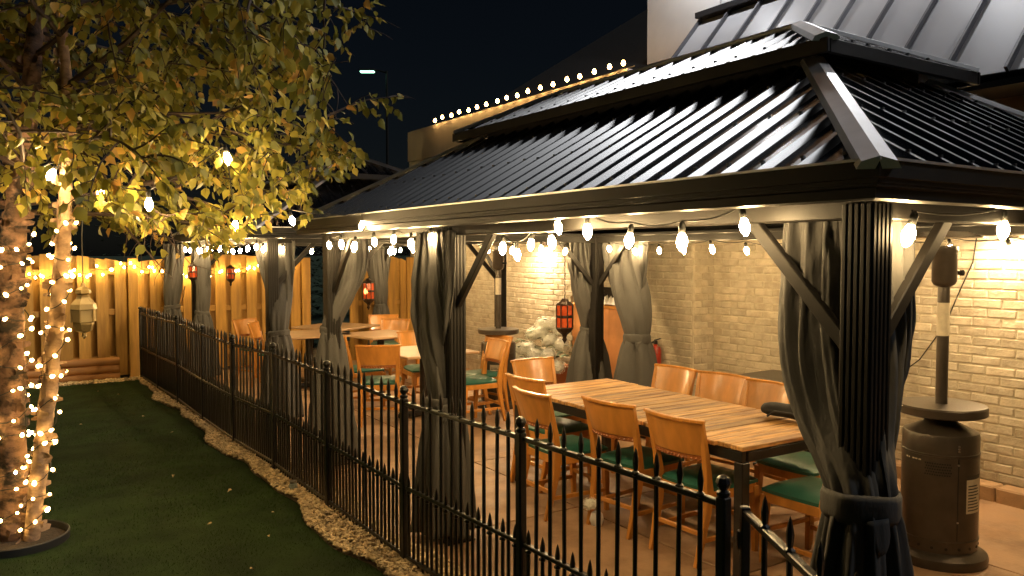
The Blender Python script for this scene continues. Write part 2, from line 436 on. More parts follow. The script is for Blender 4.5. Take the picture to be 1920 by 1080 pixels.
for k, c in enumerate(singles):
    x, y, z, l, ax = c
    me = full[rnd.randrange(6)]
    if abs(l - BL) > 0.01: me = brick_mesh(l, k)
    b = obj('brick', me, wall, L_((x + rnd.uniform(-.003, .003), y, z)))
    b.rotation_euler = (rnd.uniform(-.012, .012), rnd.uniform(-.01, .01), (math.pi / 2 if ax else 0) + rnd.uniform(-.01, .01))
rest = MB()
for c in cand:
    if id(c) in sset or c[2] > 2.62: continue
    x, y, z, l, ax = c
    d = (BD, l, BH) if not ax else (l, BD, BH)
    rest.box(L_((x + rnd.uniform(-.003, .003), y, z + rnd.uniform(-.002, .002))), d, Matrix.Rotation(rnd.uniform(-.012, .012), 3, 'X'), ch=0.006)
o = rest.build('brickwork', 'brick_paint', wall); o['kind'] = 'stuff'
# plinth of the pilaster
w = MB()
for k in range(4):
    w.box(L_((6.08, 6.05 + k * .245, 0.29)), (0.05, 0.235, 0.235), ch=0.008)
w.build('plinth', 'brick_paint', bld)
w = MB()
y = -2.5
while y < 5.9:
    w.box(L_((6.31, y + .55, 0.06)), (0.16, 1.09, 0.13), ch=0.012); y += 1.1
w.build('kerb', 'kerb_stone', bld)
# parapet and upper storey
def part_box(name, m_, x0, x1, y0, y1, z0, z1, parent=bld, ch=0.0):
    q = MB(); q.box(L_(((x0 + x1) / 2, (y0 + y1) / 2, (z0 + z1) / 2)), (x1 - x0, y1 - y0, z1 - z0), ch=ch)
    return q.build(name, m_, parent)
part_box('parapet', 'parapet_stucco', WX - .03, WX + .3, 7.3, 13.28, 3.002, 3.52)
part_box('parapet_cap', 'parapet_stucco', WX - .05, WX + .32, 7.3, 13.30, 3.53, 4.06)
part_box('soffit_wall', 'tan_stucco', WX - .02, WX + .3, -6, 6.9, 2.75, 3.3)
part_box('upper_wall', 'stucco', 7.30, 7.6, -9, 6.72, 3.0, 8.0)
part_box('upper_wall', 'stucco', 7.30, 7.6, 6.735, 8.0, 4.36, 8.0)
part_box('upper_wall', 'stucco', 7.30, 7.6, 6.735, 8.0, 3.0, 4.345)
w = MB(); w.add([L_(p) for p in [(6.7, 7.99, 3.9), (6.7, 13.2, 3.9), (10.6, 9.3, 6.9), (10.6, 7.99, 6.9), (14, 13.2, 3.9), (14, 7.99, 3.9)]], [(0, 3, 2, 1), (1, 2, 4), (2, 3, 5, 4)])
w.build('back_roof', 'shingle', bld)
part_box('added_eave', 'eave_lit_tone', 6.0, 7.295, 1.5, 8.25, 7.0, 7.15)  # unseen eave, added so the gazebo roof mirrors a warm patch
def added_sconce(label, y, z, power):  # out-of-view lamps, added to light the awning, upper wall and eave
    t = thing('unseen_sconce', label, 'wall lamp', (7.29, y, z), 0, 'added lamps under the upper eave, out of view')
    MB().box((-.02, 0, 0), (.04, .14, .2), ch=.01).tube([(-.04, 0, 0), (-.2, 0, .06), (-.42, 0, .06), (-.5, 0, .0)], .015, 8).build('bracket', 'lantern_metal', t)
    MB().lathe([(.03, -.02), (.10, -.10), (.105, -.10), (.035, -.015)], 18, (-.5, 0, 0)).build('shade', 'lantern_metal', t, True, 40)
    MB().lathe([(0, -.13), (.03, -.12), (.035, -.09), (.02, -.05), (0, -.04)], 12, (-.5, 0, 0)).build('bulb', 'lamp_lens', t, True)
    ld = bpy.data.lights.new('lamp_light', 'POINT'); ld.energy = power; ld.color = (0.93, 0.95, 1.0); ld.shadow_soft_size = .05
    obj('lamp_light', ld, t, (-.5, 0, -.17))
for y_, n_ in ((6.6, 'far'), (4.0, 'middle'), (1.4, 'near')): added_sconce('unseen arm lamp added on the upper stucco wall, the %s one' % n_, y_, 5.9, 34)
# standing seam awning roof
A0 = Vector((5.90, 0, 3.12)); A1 = Vector((7.24, 0, 4.67)); SL = (A1 - A0)
YM0, YM1 = -8.0, 6.97
w = MB(); nrm = Vector((-SL.z, 0, SL.x)).normalized()
pitch = 0.46
aw = thing  # keep name free
y = YM1; first = True
aw_root = obj('awning_roof', MB().add and None, bld) if False else None
q = MB()
q.add([L_((A0.x, YM0, A0.z)), L_((A0.x, YM1, A0.z)), L_((A1.x, YM1, A1.z)), L_((A1.x, YM0, A1.z)),
       L_((A0.x + .05, YM0, A0.z - .04)), L_((A0.x + .05, YM1, A0.z - .04)), L_((A1.x + .05, YM1, A1.z - .04)), L_((A1.x + .05, YM0, A1.z - .04))],
      [(0, 1, 2, 3)[::-1], (4, 5, 6, 7), (0, 4, 5, 1), (1, 5, 6, 2), (2, 6, 7, 3), (3, 7, 4, 0)])
awn = q.build('awning_roof', 'seam_dark', bld)
y = YM1 - .004
while y > YM0 + pitch:
    q = MB(); c = (A0 + A1) / 2; rot = Matrix((SL.normalized(), Vector((0, 1, 0)), SL.normalized().cross(Vector((0, 1, 0))))).transposed()
    # a pan sheet with slight oil-canning
    nn = -rot.col[2] if rot.col[2].x > 0 else rot.col[2]
    L0 = SL.length
    def fn(u, v, y=y):
        p = A0 + SL * (0.004 + .992 * v)
        yy_ = y - pitch * (0.012 + .976 * u)
        b_ = 0.004 * nz((yy_ * 2, v * 3, 5)) + 0.006
        return L_((p.x + nrm.x * b_, yy_, p.z + nrm.z * b_))
    q.grid(lambda u, v: fn(1 - u, v), 5, 8)
    q.build('metal_pan', 'seam_metal', awn, smooth=True, angle=60)
    s_ = MB(); a_ = A0 + nrm * 0.024; b_ = A1 + nrm * 0.024
    s_.bar(L_((a_.x, y, a_.z)), L_((b_.x, y, b_.z)), 0.022, 0.05, up=nrm)
    s_.build('seam', 'seam_edge', awn)
    y -= pitch
part_box('awning_fascia', 'seam_dark', 5.885, 6.38, YM0, YM1, 3.03, 3.075)
part_box('ridge_flashing', 'seam_dark', 7.14, 7.295, YM0, YM1 + .02, 4.69, 4.755)

# ------------------------------------------------------------------ niche counter panel and its things
pn = MB()
for k in range(4):
    pn.box((0, -0.57 + k * 0.38, 0.585), (0.03, 0.372, 1.17), ch=0.004)
o = thing('counter_panel', 'orange brown counter front in the brick wall opening behind the back curtains', 'counter', (6.42, 7.68, FZ))
for k in range(4):
    b = MB(); b.box((0, -0.57 + k * 0.38, 0.585), (0.03, 0.376, 1.16), ch=0.003); b.build('panel', 'copper_panel', o)
b = MB(); b.box((0.12, 0, 1.19), (0.34, 1.5, 0.04), ch=0.006); b.build('counter_top', 'honey_wood', o)
v = thing('dark_vase', 'dark round vase on the counter between the back curtains', 'vase', (6.42, 7.86, FZ + 1.21))
MB().lathe([(0.04, 0), (0.075, 0.05), (0.07, 0.11), (0.035, 0.15), (0.045, 0.18)], 12).build('body', 'lantern_metal', v, True)
v2 = thing('folded_cloth', 'crumpled white cloth on the counter behind the back curtains', 'cloth', (6.44, 7.62, FZ + 1.21))
q = MB(); q.grid(lambda u, v_: ((u - .5) * .2, (v_ - .5) * .3, 0.02 + 0.12 * abs(nz((u * 3, v_ * 4, 2))) * 2 * math.sin(math.pi * u)), 10, 14)
q.build('cloth', 'white_paint', v2, True)

# ------------------------------------------------------------------ gazebos
def gazebo(label, loc, GL, rows, mid=0.0):
    GW = 3.52                     # eave size
    hx, hy = GW / 2, GL / 2
    px, py = hx - .22, hy - .16             # post outer corner
    root = thing('gazebo', label, 'gazebo', loc, 0, 'hardtop gazebos in a row')
    ZT = 2.025
    pw = 0.115
    for sx in (-1, 1):
        for sy in rows:
            m_ = MB(); cx, cy = sx * (px - pw / 2), (sy * (py - pw / 2) if sy else (mid if sx < 0 else -.2))
            m_.box((cx, cy, ZT / 2), (pw - .008, pw - .008, ZT))
            for k in range(5):
                o_ = -pw / 2 + .0115 + k * 0.023
                for sgn in (-1, 1):
                    m_.box((cx + sgn * (pw / 2 - .003), cy + o_, ZT / 2 + .03), (0.012, 0.017, ZT - .06), ch=.003)
                    m_.box((cx + o_, cy + sgn * (pw / 2 - .003), ZT / 2 + .03), (0.017, 0.012, ZT - .06), ch=.003)
            m_.box((cx, cy, 0.006), (0.2, 0.2, 0.012))
            m_.build('post', 'gazebo_metal', root)
            # braces
            dirs = []
            if sy < 1: dirs.append((0, 1))
            if sy > -1: dirs.append((0, -1))
            if sy != 0: dirs.append((-sx, 0))
            for dx, dy in dirs:
                b_ = MB(); s0 = pw / 2
                b_.bar((cx + dx * s0, cy + dy * s0, 1.53), (cx + dx * (s0 + .43), cy + dy * (s0 + .43), 1.985), 0.035, 0.05, .004)
                b_.build('brace', 'gazebo_metal', root)
    for sx in (-1, 1):
        b_ = MB(); b_.box((sx * (px - pw / 2), 0, 2.01), (0.09, 2 * py, 0.075), ch=.005)
        b_.box((sx * (px - pw / 2 + .0), 0, 2.052), (0.12, 2 * py, 0.03), ch=.004); b_.build('beam', 'gazebo_metal', root)
    for sy in (-1, 1):
        b_ = MB(); b_.box((0, sy * (py - pw / 2), 2.008), (2 * px - .12, 0.088, 0.073), ch=.005)
        b_.box((0, sy * (py - pw / 2), 2.05), (2 * px - .13, 0.118, 0.03), ch=.004); b_.build('beam', 'gazebo_metal', root)
    # gutter fascia with a stepped profile, one per side
    prof = [(-.004, 2.136), (-.004, 2.085), (0.012, 2.08), (0.012, 2.06), (0.03, 2.055), (0.03, 2.025), (0.05, 2.02), (0.07, 2.02), (0.07, 2.06), (0.006, 2.07), (0.006, 2.136)]
    for side in range(4):
        m_ = MB(); vs = []
        for e in (-1, 1):
            for d, z in prof:
                if side == 0: p = (-hx + d, e * (hy - d), z)
                elif side == 1: p = (hx - d, -e * (hy - d), z)
                elif side == 2: p = (-e * (hx - d), -hy + d, z)
                else: p = (e * (hx - d), hy - d, z)
                vs.append(p)
        k = len(prof); fs = [(i, (i + 1) % k, k + (i + 1) % k, k + i) for i in range(k)]
        m_.add(vs, fs); m_.build('gutter', 'gazebo_metal', root)
    for sx in (-1, 1):
        MB().box((sx * (hx + .004), 0, 2.139), (.018, GL + .02, .008)).build('drip_edge', 'hip_cap', root)
        MB().box((0, sx * (hy + .004), 2.1395), (GW - .015, .018, .008)).build('drip_edge', 'hip_cap', root)
    def tier(ex, ey, z0, ix, iy, z1, pitch_, rh, ov):
        # four faces from eave rectangle (ex,ey,z0) to inner rectangle (ix,iy,z1)
        for side in range(4):
            if side == 0: A, B, C, D = (-ex, ey), (-ex, -ey), (-ix, -iy), (-ix, iy)
            elif side == 1: A, B, C, D = (ex, -ey), (ex, ey), (ix, iy), (ix, -iy)
            elif side == 2: A, B, C, D = (-ex, -ey), (ex, -ey), (ix, -iy), (-ix, -iy)
            else: A, B, C, D = (ex, ey), (-ex, ey), (-ix, iy), (ix, iy)
            a, b, c, d = [Vector((*p, z)) for p, z in ((A, z0), (B, z0), (C, z1), (D, z1))]
            e1 = (b - a).normalized(); W = (b - a).length
            mid_d = (c + d) / 2 - (a + b) / 2; e2 = mid_d.normalized(); H = mid_d.length
            nn = e1.cross(e2)
            if nn.z < 0: nn = -nn
            wt = (c - d).length
            m_ = MB(); th = nn * -0.02
            tri = wt < 1e-4
            top = [a, b, c, d]; m_.add(top + [p + th for p in top], [(0, 1, 2, 3), (7, 6, 5, 4), (0, 4, 5, 1), (1, 5, 6, 2), (2, 6, 7, 3), (3, 7, 4, 0)])
            pan = m_.build('roof_panel', 'roof_metal', root)
            nrib = int(W / pitch_); off = (W - (nrib - 1) * pitch_) / 2
            run = (W - wt) / 2; scr = MB()
            for k in range(nrib):
                s0 = off + k * pitch_
                L1 = min(1.0, s0 / run, (W - s0) / run) if run > 1e-6 else 1.0
                if L1 * H < 0.09: continue
                p0 = a + e1 * s0; 
                h_ = rh; wb_, wt_ = 0.026, 0.014
                l1 = L1 * H - 0.015
                q = []
                for t_ in (0.03, l1):
                    for o_, z_ in ((-wb_, -.002), (-wt_, h_), (wt_, h_), (wb_, -.002)):
                        # follow the hip line at the upper end
                        tt = t_
                        q.append(p0 + e1 * o_ + e2 * tt + nn * z_)
                r_ = MB(); r_.add(q, [(0, 1, 5, 4), (1, 2, 6, 5), (2, 3, 7, 6), (0, 3, 2, 1), (4, 5, 6, 7)])
                r_.build('roof_rib', 'roof_metal', pan)
                for t_ in (.12, .62, 1.1):
                    if t_ < l1 - .05: scr.box(p0 + e2 * (t_ + rnd.uniform(-.02, .02)) + nn * (h_ + .004), (.013, .013, .009))
            if scr.v: scr.build('roof_screws', 'heater_dark', pan)['kind'] = 'stuff'
        for sx in (-1, 1):
            for sy in (-1, 1):
                c_ = MB(); p, q_ = Vector((sx * ex, sy * ey, z0)), Vector((sx * ix, sy * iy, z1))
                dd = (q_ - p).normalized(); side_ = dd.cross(Vector((0, 0, 1))).normalized(); up = side_.cross(dd)
                if up.z < 0: up = -up
                vs = []
                for pt in (p, q_):
                    for o_, u_ in ((-.062, .012), (-.05, .036), (0, .052), (.05, .036), (.062, .012)):
                        vs.append(pt + side_ * o_ + up * u_)
                c_.add(vs, [(i, i + 1, 5 + i + 1, 5 + i) for i in range(4)] + [(0, 4, 3, 2, 1), (5, 6, 7, 8, 9)])
                c_.build('hip_cap', 'hip_cap', root)
    tier(hx - .006, hy - .006, 2.097, 0.50, hy - 1.175, 2.80, 0.168, 0.027, 0)
    # neck between the two roofs
    for sx in (-1, 1):
        b_ = MB(); b_.box((sx * .47, 0, 2.84), (0.04, 2 * (hy - 1.225), 0.13)); b_.build('vent_rail', 'gazebo_metal', root)
    for sy in (-1, 1):
        b_ = MB(); b_.box((0, sy * (hy - 1.205), 2.84), (0.9, 0.04, 0.13)); b_.build('vent_rail', 'gazebo_metal', root)
    ux, uy = 0.66, hy - .985
    tier(ux, uy, 2.845, 0.012, uy - .64, 3.15, 0.168, 0.026, 0)
    b_ = MB(); b_.box((0, 0, 3.17), (0.12, 2 * uy - 1.24, 0.035), ch=.01); b_.build('ridge_cap', 'hip_cap', root)
    for sx in (-1, 1):
        b_ = MB(); b_.box((sx * (ux + .012), 0, 2.832), (0.024, 2 * uy + .05, 0.07), ch=.004); b_.build('upper_fascia', 'gazebo_metal', root)
    for sy in (-1, 1):
        b_ = MB(); b_.box((0, sy * (uy + .012), 2.831), (2 * ux - .005, 0.024, 0.068), ch=.004); b_.build('upper_fascia', 'gazebo_metal', root)
    return root
G1C = (3.96, 4.18); G2C = (4.04, 10.78)
g1 = gazebo('large black metal gazebo with two tier ribbed roof over the long plank table', (*G1C, FZ), 5.55, (-1, 0, 1), 0.34)
g2 = gazebo('black metal gazebo standing behind the large one, by the wooden fence', (*G2C, FZ), 4.37, (-1, 1))

# ------------------------------------------------------------------ curtains
def smooth(t): t = max(0, min(1, t)); return t * t * (3 - 2 * t)
def curtain(label, center, tops, tie_z, rt, rb, ztop=2.0, zbot=0.05, pleats=9, seed=1, tie=True, bulge=0.0, pw=1.25, lean=(0, 0), group='grey curtains tied to the gazebo posts'):
    """tops: list of (P0,P1,a0,a1): top line on the rail and the angles it covers round the tie"""
    root = thing('curtain', label, 'curtain', (center[0], center[1], FZ), 0, group)
    q = random.Random(seed)
    cx, cy = center
    for (P0, P1, a0, a1) in tops:
        m_ = MB(); ph = q.uniform(0, 6); am = [q.uniform(.6, 1.3) for _ in range(40)]
        nu, nv = pleats * 16, 60
        P0v, P1v = Vector((P0[0] - cx, P0[1] - cy)), Vector((P1[0] - cx, P1[1] - cy))
        ln = (P1v - P0v); perp = Vector((-ln.y, ln.x)).normalized()
        def fn(u, v):
            z = ztop + (zbot - ztop) * v
            an = R(a0 + (a1 - a0) * u)
            rad = Vector((math.cos(an), math.sin(an)))
            pl = math.sin(u * pleats * 2 * math.pi + ph + 1.3 * nz((u * 6, v * 1.5, seed))) * am[int(u * pleats) % 40]
            pl = math.copysign(abs(pl) ** .75, pl) + .35 * math.sin(u * pleats * 4.6 * math.pi + 2 + v * 2.2) + .12 * nz((u * 26, v * 3.5, seed + 20))
            fine = nz((u * 14, v * 5, seed + 9)) + .6 * nz((u * 30 + v * 6, v * 16, seed + 5))
            if z > tie_z:
                s = (ztop - z) / (ztop - tie_z)
                k = smooth(s ** pw)
                top = P0v + ln * u + perp * (pl * 0.028 * (0.5 + s) + fine * .02)
                r_ = rt * (1 + 0.22 * pl * (1 - 0.35 * k)) + bulge * math.sin(math.pi * s)
                p = top.lerp(rad * r_, k)
                p += rad * (0.05 * math.sin(math.pi * min(1, s * 1.02)) * (0.4 + 0.6 * nz((u * 2.5, v * 2, seed + 3))))
            else:
                s = (tie_z - z) / (tie_z - zbot)
                e = s ** 0.55
                r_ = rt + (rb - rt) * e
                p = rad * (r_ * (1 + (0.12 + 0.1 * s) * pl + .05 * fine)) + Vector(lean) * s
            return (p.x, p.y, z + 0.012 * fine)
        m_.grid(fn, nu, nv)
        o = m_.build('cloth', 'curtain_cloth', root, True, 180)
        sm_ = o.modifiers.new('thickness', 'SOLIDIFY'); sm_.thickness = 0.004; sm_.offset = 0
    if tie:
        t_ = MB(); hh_ = 0.035 if rt < .1 else 0.05
        pr = []
        for k in range(29):
            a = 2 * math.pi * k / 28
            pr.append(a)
        def band(u, v):
            a = 2 * math.pi * u
            r_ = rt * 1.22 + 0.006 * math.sin(a * 5 + seed) + (0.007 if 0.1 < v < 0.9 else 0)
            return (r_ * math.cos(a), r_ * math.sin(a), tie_z + (v - .5) * 2 * hh_ + 0.012 * math.sin(a + seed))
        t_.grid(band, 32, 5, True); o = t_.build('tieback', 'curtain_cloth', root, True, 60)
        sm_ = o.modifiers.new('thickness', 'SOLIDIFY'); sm_.thickness = 0.006
        # loose strap end
        s_ = MB(); a = R(235)
        b0 = Vector((math.cos(a), math.sin(a), 0)) * (rt * 1.27)
        s_.grid(lambda u, v: (b0.x + (u - .5) * .07 * (1 - .7 * v ** 3) * math.sin(-a), b0.y + (u - .5) * .07 * (1 - .7 * v ** 3) * math.cos(a) - .02 * v, tie_z - .02 - 0.11 * v + .012 * u), 3, 6)
        o = s_.build('strap_end', 'curtain_cloth', root, True, 60); sm_ = o.modifiers.new('thickness', 'SOLIDIFY'); sm_.thickness = 0.006
    return root
fx1 = G1C[0] - 1.54; y1a, y1b, y1c = G1C[1] - 2.615, G1C[1], G1C[1] + 2.615    # post outer lines
PWH = 0.0575
# near corner: two panels round the post
c0 = (fx1 + PWH, y1a + PWH)
curtain('grey curtain wrapped round the big fluted corner post in the foreground', c0,
        [((fx1 + .10, y1a + .44), (fx1 + .10, y1a + .11), 130, 268), ((fx1 + .10, y1a + .10), (fx1 + .42, y1a + .10), 262, 405)], 1.0, 0.1, 0.2, pleats=4, seed=4, bulge=.02, pw=2.6)
# middle post
ym = y1b + .34
curtain('grey curtain tied low at the middle post beside the fence', (fx1 + .03, ym + .08),
        [((fx1 - .03, ym + .36), (fx1 - .03, ym - .16), 100, 460)], 0.90, 0.092, 0.19, pleats=6, seed=8, bulge=.03, pw=2.0)
# far front post of the near gazebo
curtain('pale lit curtain knotted at the far front post of the large gazebo', (fx1 + .06, y1c - .02),
        [((fx1 + .08, y1c - .02), (fx1 + .32, y1c - .28), 60, 420)], 1.18, 0.07, 0.2, pleats=5, seed=12, bulge=.02, pw=1.6)
fx2 = G2C[0] - 1.54; y2a, y2b, y2c = G2C[1] - 2.025, G2C[1], G2C[1] + 2.025
curtain('darker grey curtain swept across the first post of the farther gazebo', (fx2 + .10, y2a - .02),
        [((fx2 - .02, y2a + .42), (fx2 + .30, y2a - .03), 40, 400)], 0.98, 0.09, 0.22, pleats=5, seed=15, bulge=.01, pw=1.4)
curtain('grey curtain bunched at the far post of the farther gazebo', (fx2 + .06, y2c - .45),
        [((fx2 + .02, y2c - .15), (fx2 + .12, y2c - .75), 60, 420)], 0.98, 0.08, 0.2, pleats=5, seed=18, bulge=.02, pw=1.5)
curtain('farthest grey curtain next to the wooden fence corner', (fx2 - .28, y2c + .02),
        [((fx2 - .38, y2c + .12), (fx2 - .12, y2c - .12), 60, 420)], 1.05, 0.09, 0.19, pleats=5, seed=21, bulge=.02)
bx1 = G1C[0] + 1.54
curtain('brown grey curtain on the far side of the back post, tied above the flowers', (bx1 - .02, y1c + .10),
        [((bx1 - .45, y1c - .06), (bx1 - .10, y1c - .02), 60, 420)], 1.02, 0.085, 0.27, pleats=5, seed=25, bulge=.03)
curtain('brown grey curtain crossing in front of the brick pilaster, with black clip', (bx1 + .02, y1c - .62),
        [((bx1 - .02, y1c - .12), (bx1 - .04, y1c - .85), 60, 420)], 0.98, 0.11, 0.27, pleats=5, seed=29, bulge=.05)
bx2 = G2C[0] + 1.54
curtain('small brown curtain in front of the far wooden gate panel', (bx2 - .12, y2c - .3),
        [((bx2 - .45, y2c - .25), (bx2 + .05, y2c - .35), 60, 420)], 0.98, 0.08, 0.2, pleats=6, seed=33, bulge=.03)

# ------------------------------------------------------------------ lights: festoon strings
def bulb_mesh():
    b = MB(); b.lathe([(0.0, -0.084), (0.008, -0.080), (0.018, -0.064), (0.0235, -0.044), (0.0215, -0.027), (0.013, -0.008), (0.012, 0)], 10)
    return b.mesh('bulb', 'bulb_glow', True)
BULB = bulb_mesh()
SOCKET = MB().lathe([(0.014, -0.004), (0.015, 0.03), (0.009, 0.042), (0.0, 0.046)], 8).mesh('socket', 'wire', True)
def festoon(label, pts, group='strings of warm bulbs on the gazebos', ends=True):
    root = thing('string_light', label, 'string lights', pts[0], 0, group); o0 = Vector(pts[0])
    P = [Vector(p) - o0 for p in pts]
    cab = []
    for i in range(len(P) - 1):
        for k in range(4):
            t = k / 4; p = P[i].lerp(P[i + 1], t); p.z += 0.045 - 0.02 * math.sin(math.pi * t); cab.append(p)
    cab.append(P[-1] + Vector((0, 0, .045)))
    MB().tube(cab, 0.004, 5).build('cable', 'wire', root)
    for p in P:
        b = obj('bulb', BULB, root, p); b.rotation_euler = (rnd.gauss(0, .2), rnd.gauss(0, .2), 0); f_ = rnd.uniform(.8, 1.0); b.scale = (f_, f_, f_)
        s_ = obj('socket', SOCKET, b)
    return root
def run(x, y0, y1, n, zf, jit=0.02): return [(x + rnd.uniform(-jit, jit), y0 + (y1 - y0) * k / (n - 1) + rnd.uniform(-.03, .03), zf(k / (n - 1)) + rnd.uniform(-.012, .012)) for k in range(n)]
xf = fx1 - .05
festoon('string of bulbs hanging along the front eave of the large gazebo',
        [(2.30, 2.0, 2.0), (2.31, 2.32, 1.955), (2.31, 2.63, 1.96), (2.31, 2.93, 2.01), (2.33, 3.19, 2.03), (2.6, 3.62, 1.97), (2.62, 3.84, 1.955), (2.62, 4.0, 1.90), (2.62, 4.15, 1.94),
         (2.36, 4.6, 2.0), (2.36, 4.9, 1.97), (2.37, 5.2, 2.0), (2.37, 5.55, 1.99), (2.36, 5.9, 1.96), (2.36, 6.2, 1.98), (2.37, 6.5, 1.97)])
festoon('string of bulbs along the back beam of the large gazebo',
        run(bx1 - .14, 2.2, 6.4, 13, lambda t: 1.945 - .03 * math.sin(t * 9) ** 2))
festoon('string of bulbs under the near short eave of the large gazebo, right edge', [(2.62, 1.55, 1.97), (3.3, 1.58, 2.0), (3.75, 1.6, 2.0), (4.2, 1.6, 1.98), (4.7, 1.6, 1.99)])
festoon('string of bulbs across the far beam of the large gazebo', [(2.7 + k * .33, y1c - .1 + rnd.uniform(-.03, .03), 1.955 - .03 * math.sin(k * 1.1) ** 2) for k in range(8)])
festoon('string of bulbs along the front eave of the farther gazebo', run(fx2 - .06, y2a - .1, y2c, 13, lambda t: 1.95 + .02 * math.sin(t * 14)))
festoon('string of bulbs along the back beam of the farther gazebo', run(bx2 - .15, y2a + .2, y2c - .2, 9, lambda t: 1.94 + .02 * math.sin(t * 12)))
festoon('string of bulbs across the first beam of the farther gazebo', [(2.7 + k * .34, y2a + .1 + rnd.uniform(-.03, .03), 1.95 - .03 * math.sin(k * 1.1) ** 2) for k in range(7)])
festoon('string of bulbs running out of the birch crown towards the gazebo',
        [(-0.25, 5.6, 2.12), (0.32, 5.60, 2.38), (.56, 5.42, 2.27), (.78, 5.18, 2.2), (1.15, 4.85, 2.46), (1.42, 5.75, 2.10), (1.75, 5.55, 2.13), (2.2, 5.35, 2.1)], group=None)
# parapet lights
pl = thing('string_light', 'row of small amber bulbs along the roof parapet', 'string lights', (WX - .02, 7.4, 4.06))
sb = MB().lathe([(0, -.03), (.02, -.018), (.027, 0), (.02, .02), (.012, .035), (0, .037)], 10).mesh('bulb', 'bulb_parapet', True)
for k in range(18):
    o = obj('bulb', sb, pl, (-.075 + rnd.uniform(-.02, .0), -.1 + k * .285 + rnd.uniform(-.02, .02), .055 + rnd.uniform(-.01, .01)))
MB().tube([(0, -.2 + k * .25, .012 + .006 * math.sin(k * 2)) for k in range(22)], .005, 5).build('cable', 'wire', pl)

# ------------------------------------------------------------------ wall lamps
def wall_lamp(label, y, z, power):
    t = thing('wall_lamp', label, 'wall lamp', (WX - .02, y, z), 0, 'downlights on the brick wall')
    b = MB(); b.box((-.02, 0, .03), (0.04, 0.13, 0.16), ch=.01); b.box((-.13, 0, .07), (0.2, 0.2, 0.06), ch=.015); b.build('housing', 'lantern_metal', t)
    l = MB(); l.box((-.13, 0, .032), (0.15, 0.15, 0.012)); l.build('lens', 'lamp_lens', t)
    ld = bpy.data.lights.new('lamp_light', 'SPOT'); ld.energy = power; ld.color = (1.0, 0.70, 0.40); ld.spot_size = R(165); ld.spot_blend = 0.5; ld.shadow_soft_size = 0.07
    lo = obj('lamp_light', ld, t, (-.13, 0, .015)); lo.rotation_euler = (0, R(18), 0)
wall_lamp('downlight on the brick wall above the near patio heater', 3.02, 2.06, 48)
wall_lamp('downlight on the brick wall above the white flowers', 9.0, 2.03, 120)

cb = MB(); cb.tube([(0, 0, 2.0), (-.01, .02, 1.8), (-.02, .12, 1.55), (-.015, .22, 1.3), (-.02, .42, 1.0), (-.02, .75, .72)], .005, 5)
tag(cb.build('cable', 'wire', smooth=True, loc=(WX - .02, 3.25, 0)), 'thin black cable trailing down the brick wall behind the near heater', 'cable')
# ------------------------------------------------------------------ black metal fence and gate
FA, FB = Vector((2.09, 1.885, 0)), Vector((1.78, 12.75, 0))
fd = (FB - FA).normalized(); FLEN = (FB - FA).length
fence = thing('metal_fence', 'low black metal picket fence between the lawn and the patio', 'fence', (FA.x, FA.y, 0), math.atan2(fd.y, fd.x))
def picket_mesh(h, r, name):
    b = MB(); b.lathe([(r, 0.02), (r, h - .115), (r * 1.75, h - .11), (r * 1.75, h - .10), (r * .9, h - .093), (r * 1.15, h - .075), (r * 1.3, h - .055), (r * .7, h - .02), (0, h)], 6)
    return b.mesh(name, 'black_iron')
PK = picket_mesh(1.115, .0095, 'picket'); SPK = picket_mesh(0.60, .0095, 'short_picket')
PO = MB().box((0, 0, .52), (.042, .042, 1.04), ch=.006).lathe([(.02, 1.04), (.024, 1.045), (.024, 1.055), (.013, 1.063), (.022, 1.073), (.028, 1.088), (.022, 1.104), (.010, 1.113), (0, 1.115)], 12).mesh('post', 'black_iron')
npan = 9; plen = FLEN / npan
def wob(x): return 0.012 * math.sin(x * 1.7) + 0.008 * math.sin(x * 3.9 + 1)
for i in range(npan + 1):
    o = obj('post', PO, fence, (i * plen, 0, wob(i * plen) - .01)); o.rotation_euler = (rnd.uniform(-.01, .01), rnd.uniform(-.01, .01), 0)
for i in range(npan):
    za, zb = wob(i * plen), wob((i + 1) * plen)
    for z in (1.0, .5, .085):
        MB().bar((i * plen + .026, 0, z + za), ((i + 1) * plen - .026, 0, z + zb), .026, .022, .003).build('rail', 'black_iron', fence)
    k = 11
    for j in range(1, k):
        t = j / k; o = obj('picket', PK, fence, ((i + t) * plen, 0, za + (zb - za) * t)); o.rotation_euler = (rnd.uniform(-.008, .008), rnd.uniform(-.008, .008), 0)
    for j in range(k):
        t = (j + .5) / k; o = obj('short_picket', SPK, fence, ((i + t) * plen, 0, za + (zb - za) * t - .02)); o.rotation_euler = (rnd.uniform(-.008, .008), rnd.uniform(-.008, .008), 0)
gate = thing('fence_gate', 'black metal gate leaf hinged at the near fence post, swung open', 'gate', (2.11, 1.82, 0), math.atan2(-.86, -.50))
for z in (1.0, .5, .085): MB().bar((.03, 0, z), (1.0, 0, z), .026, .024, .003).build('rail', 'black_iron', gate)
for k in range(5): obj('picket', PK, gate, (.2 + k * .2, 0, 0))
MB().box((.02, 0, .52), (.03, .03, 1.0), ch=.004).build('stile', 'black_iron', gate)
for z in (.25, .9): MB().lathe([(.02, -.03), (.02, .03)], 10, (0, 0, z)).build('hinge', 'black_iron', gate)

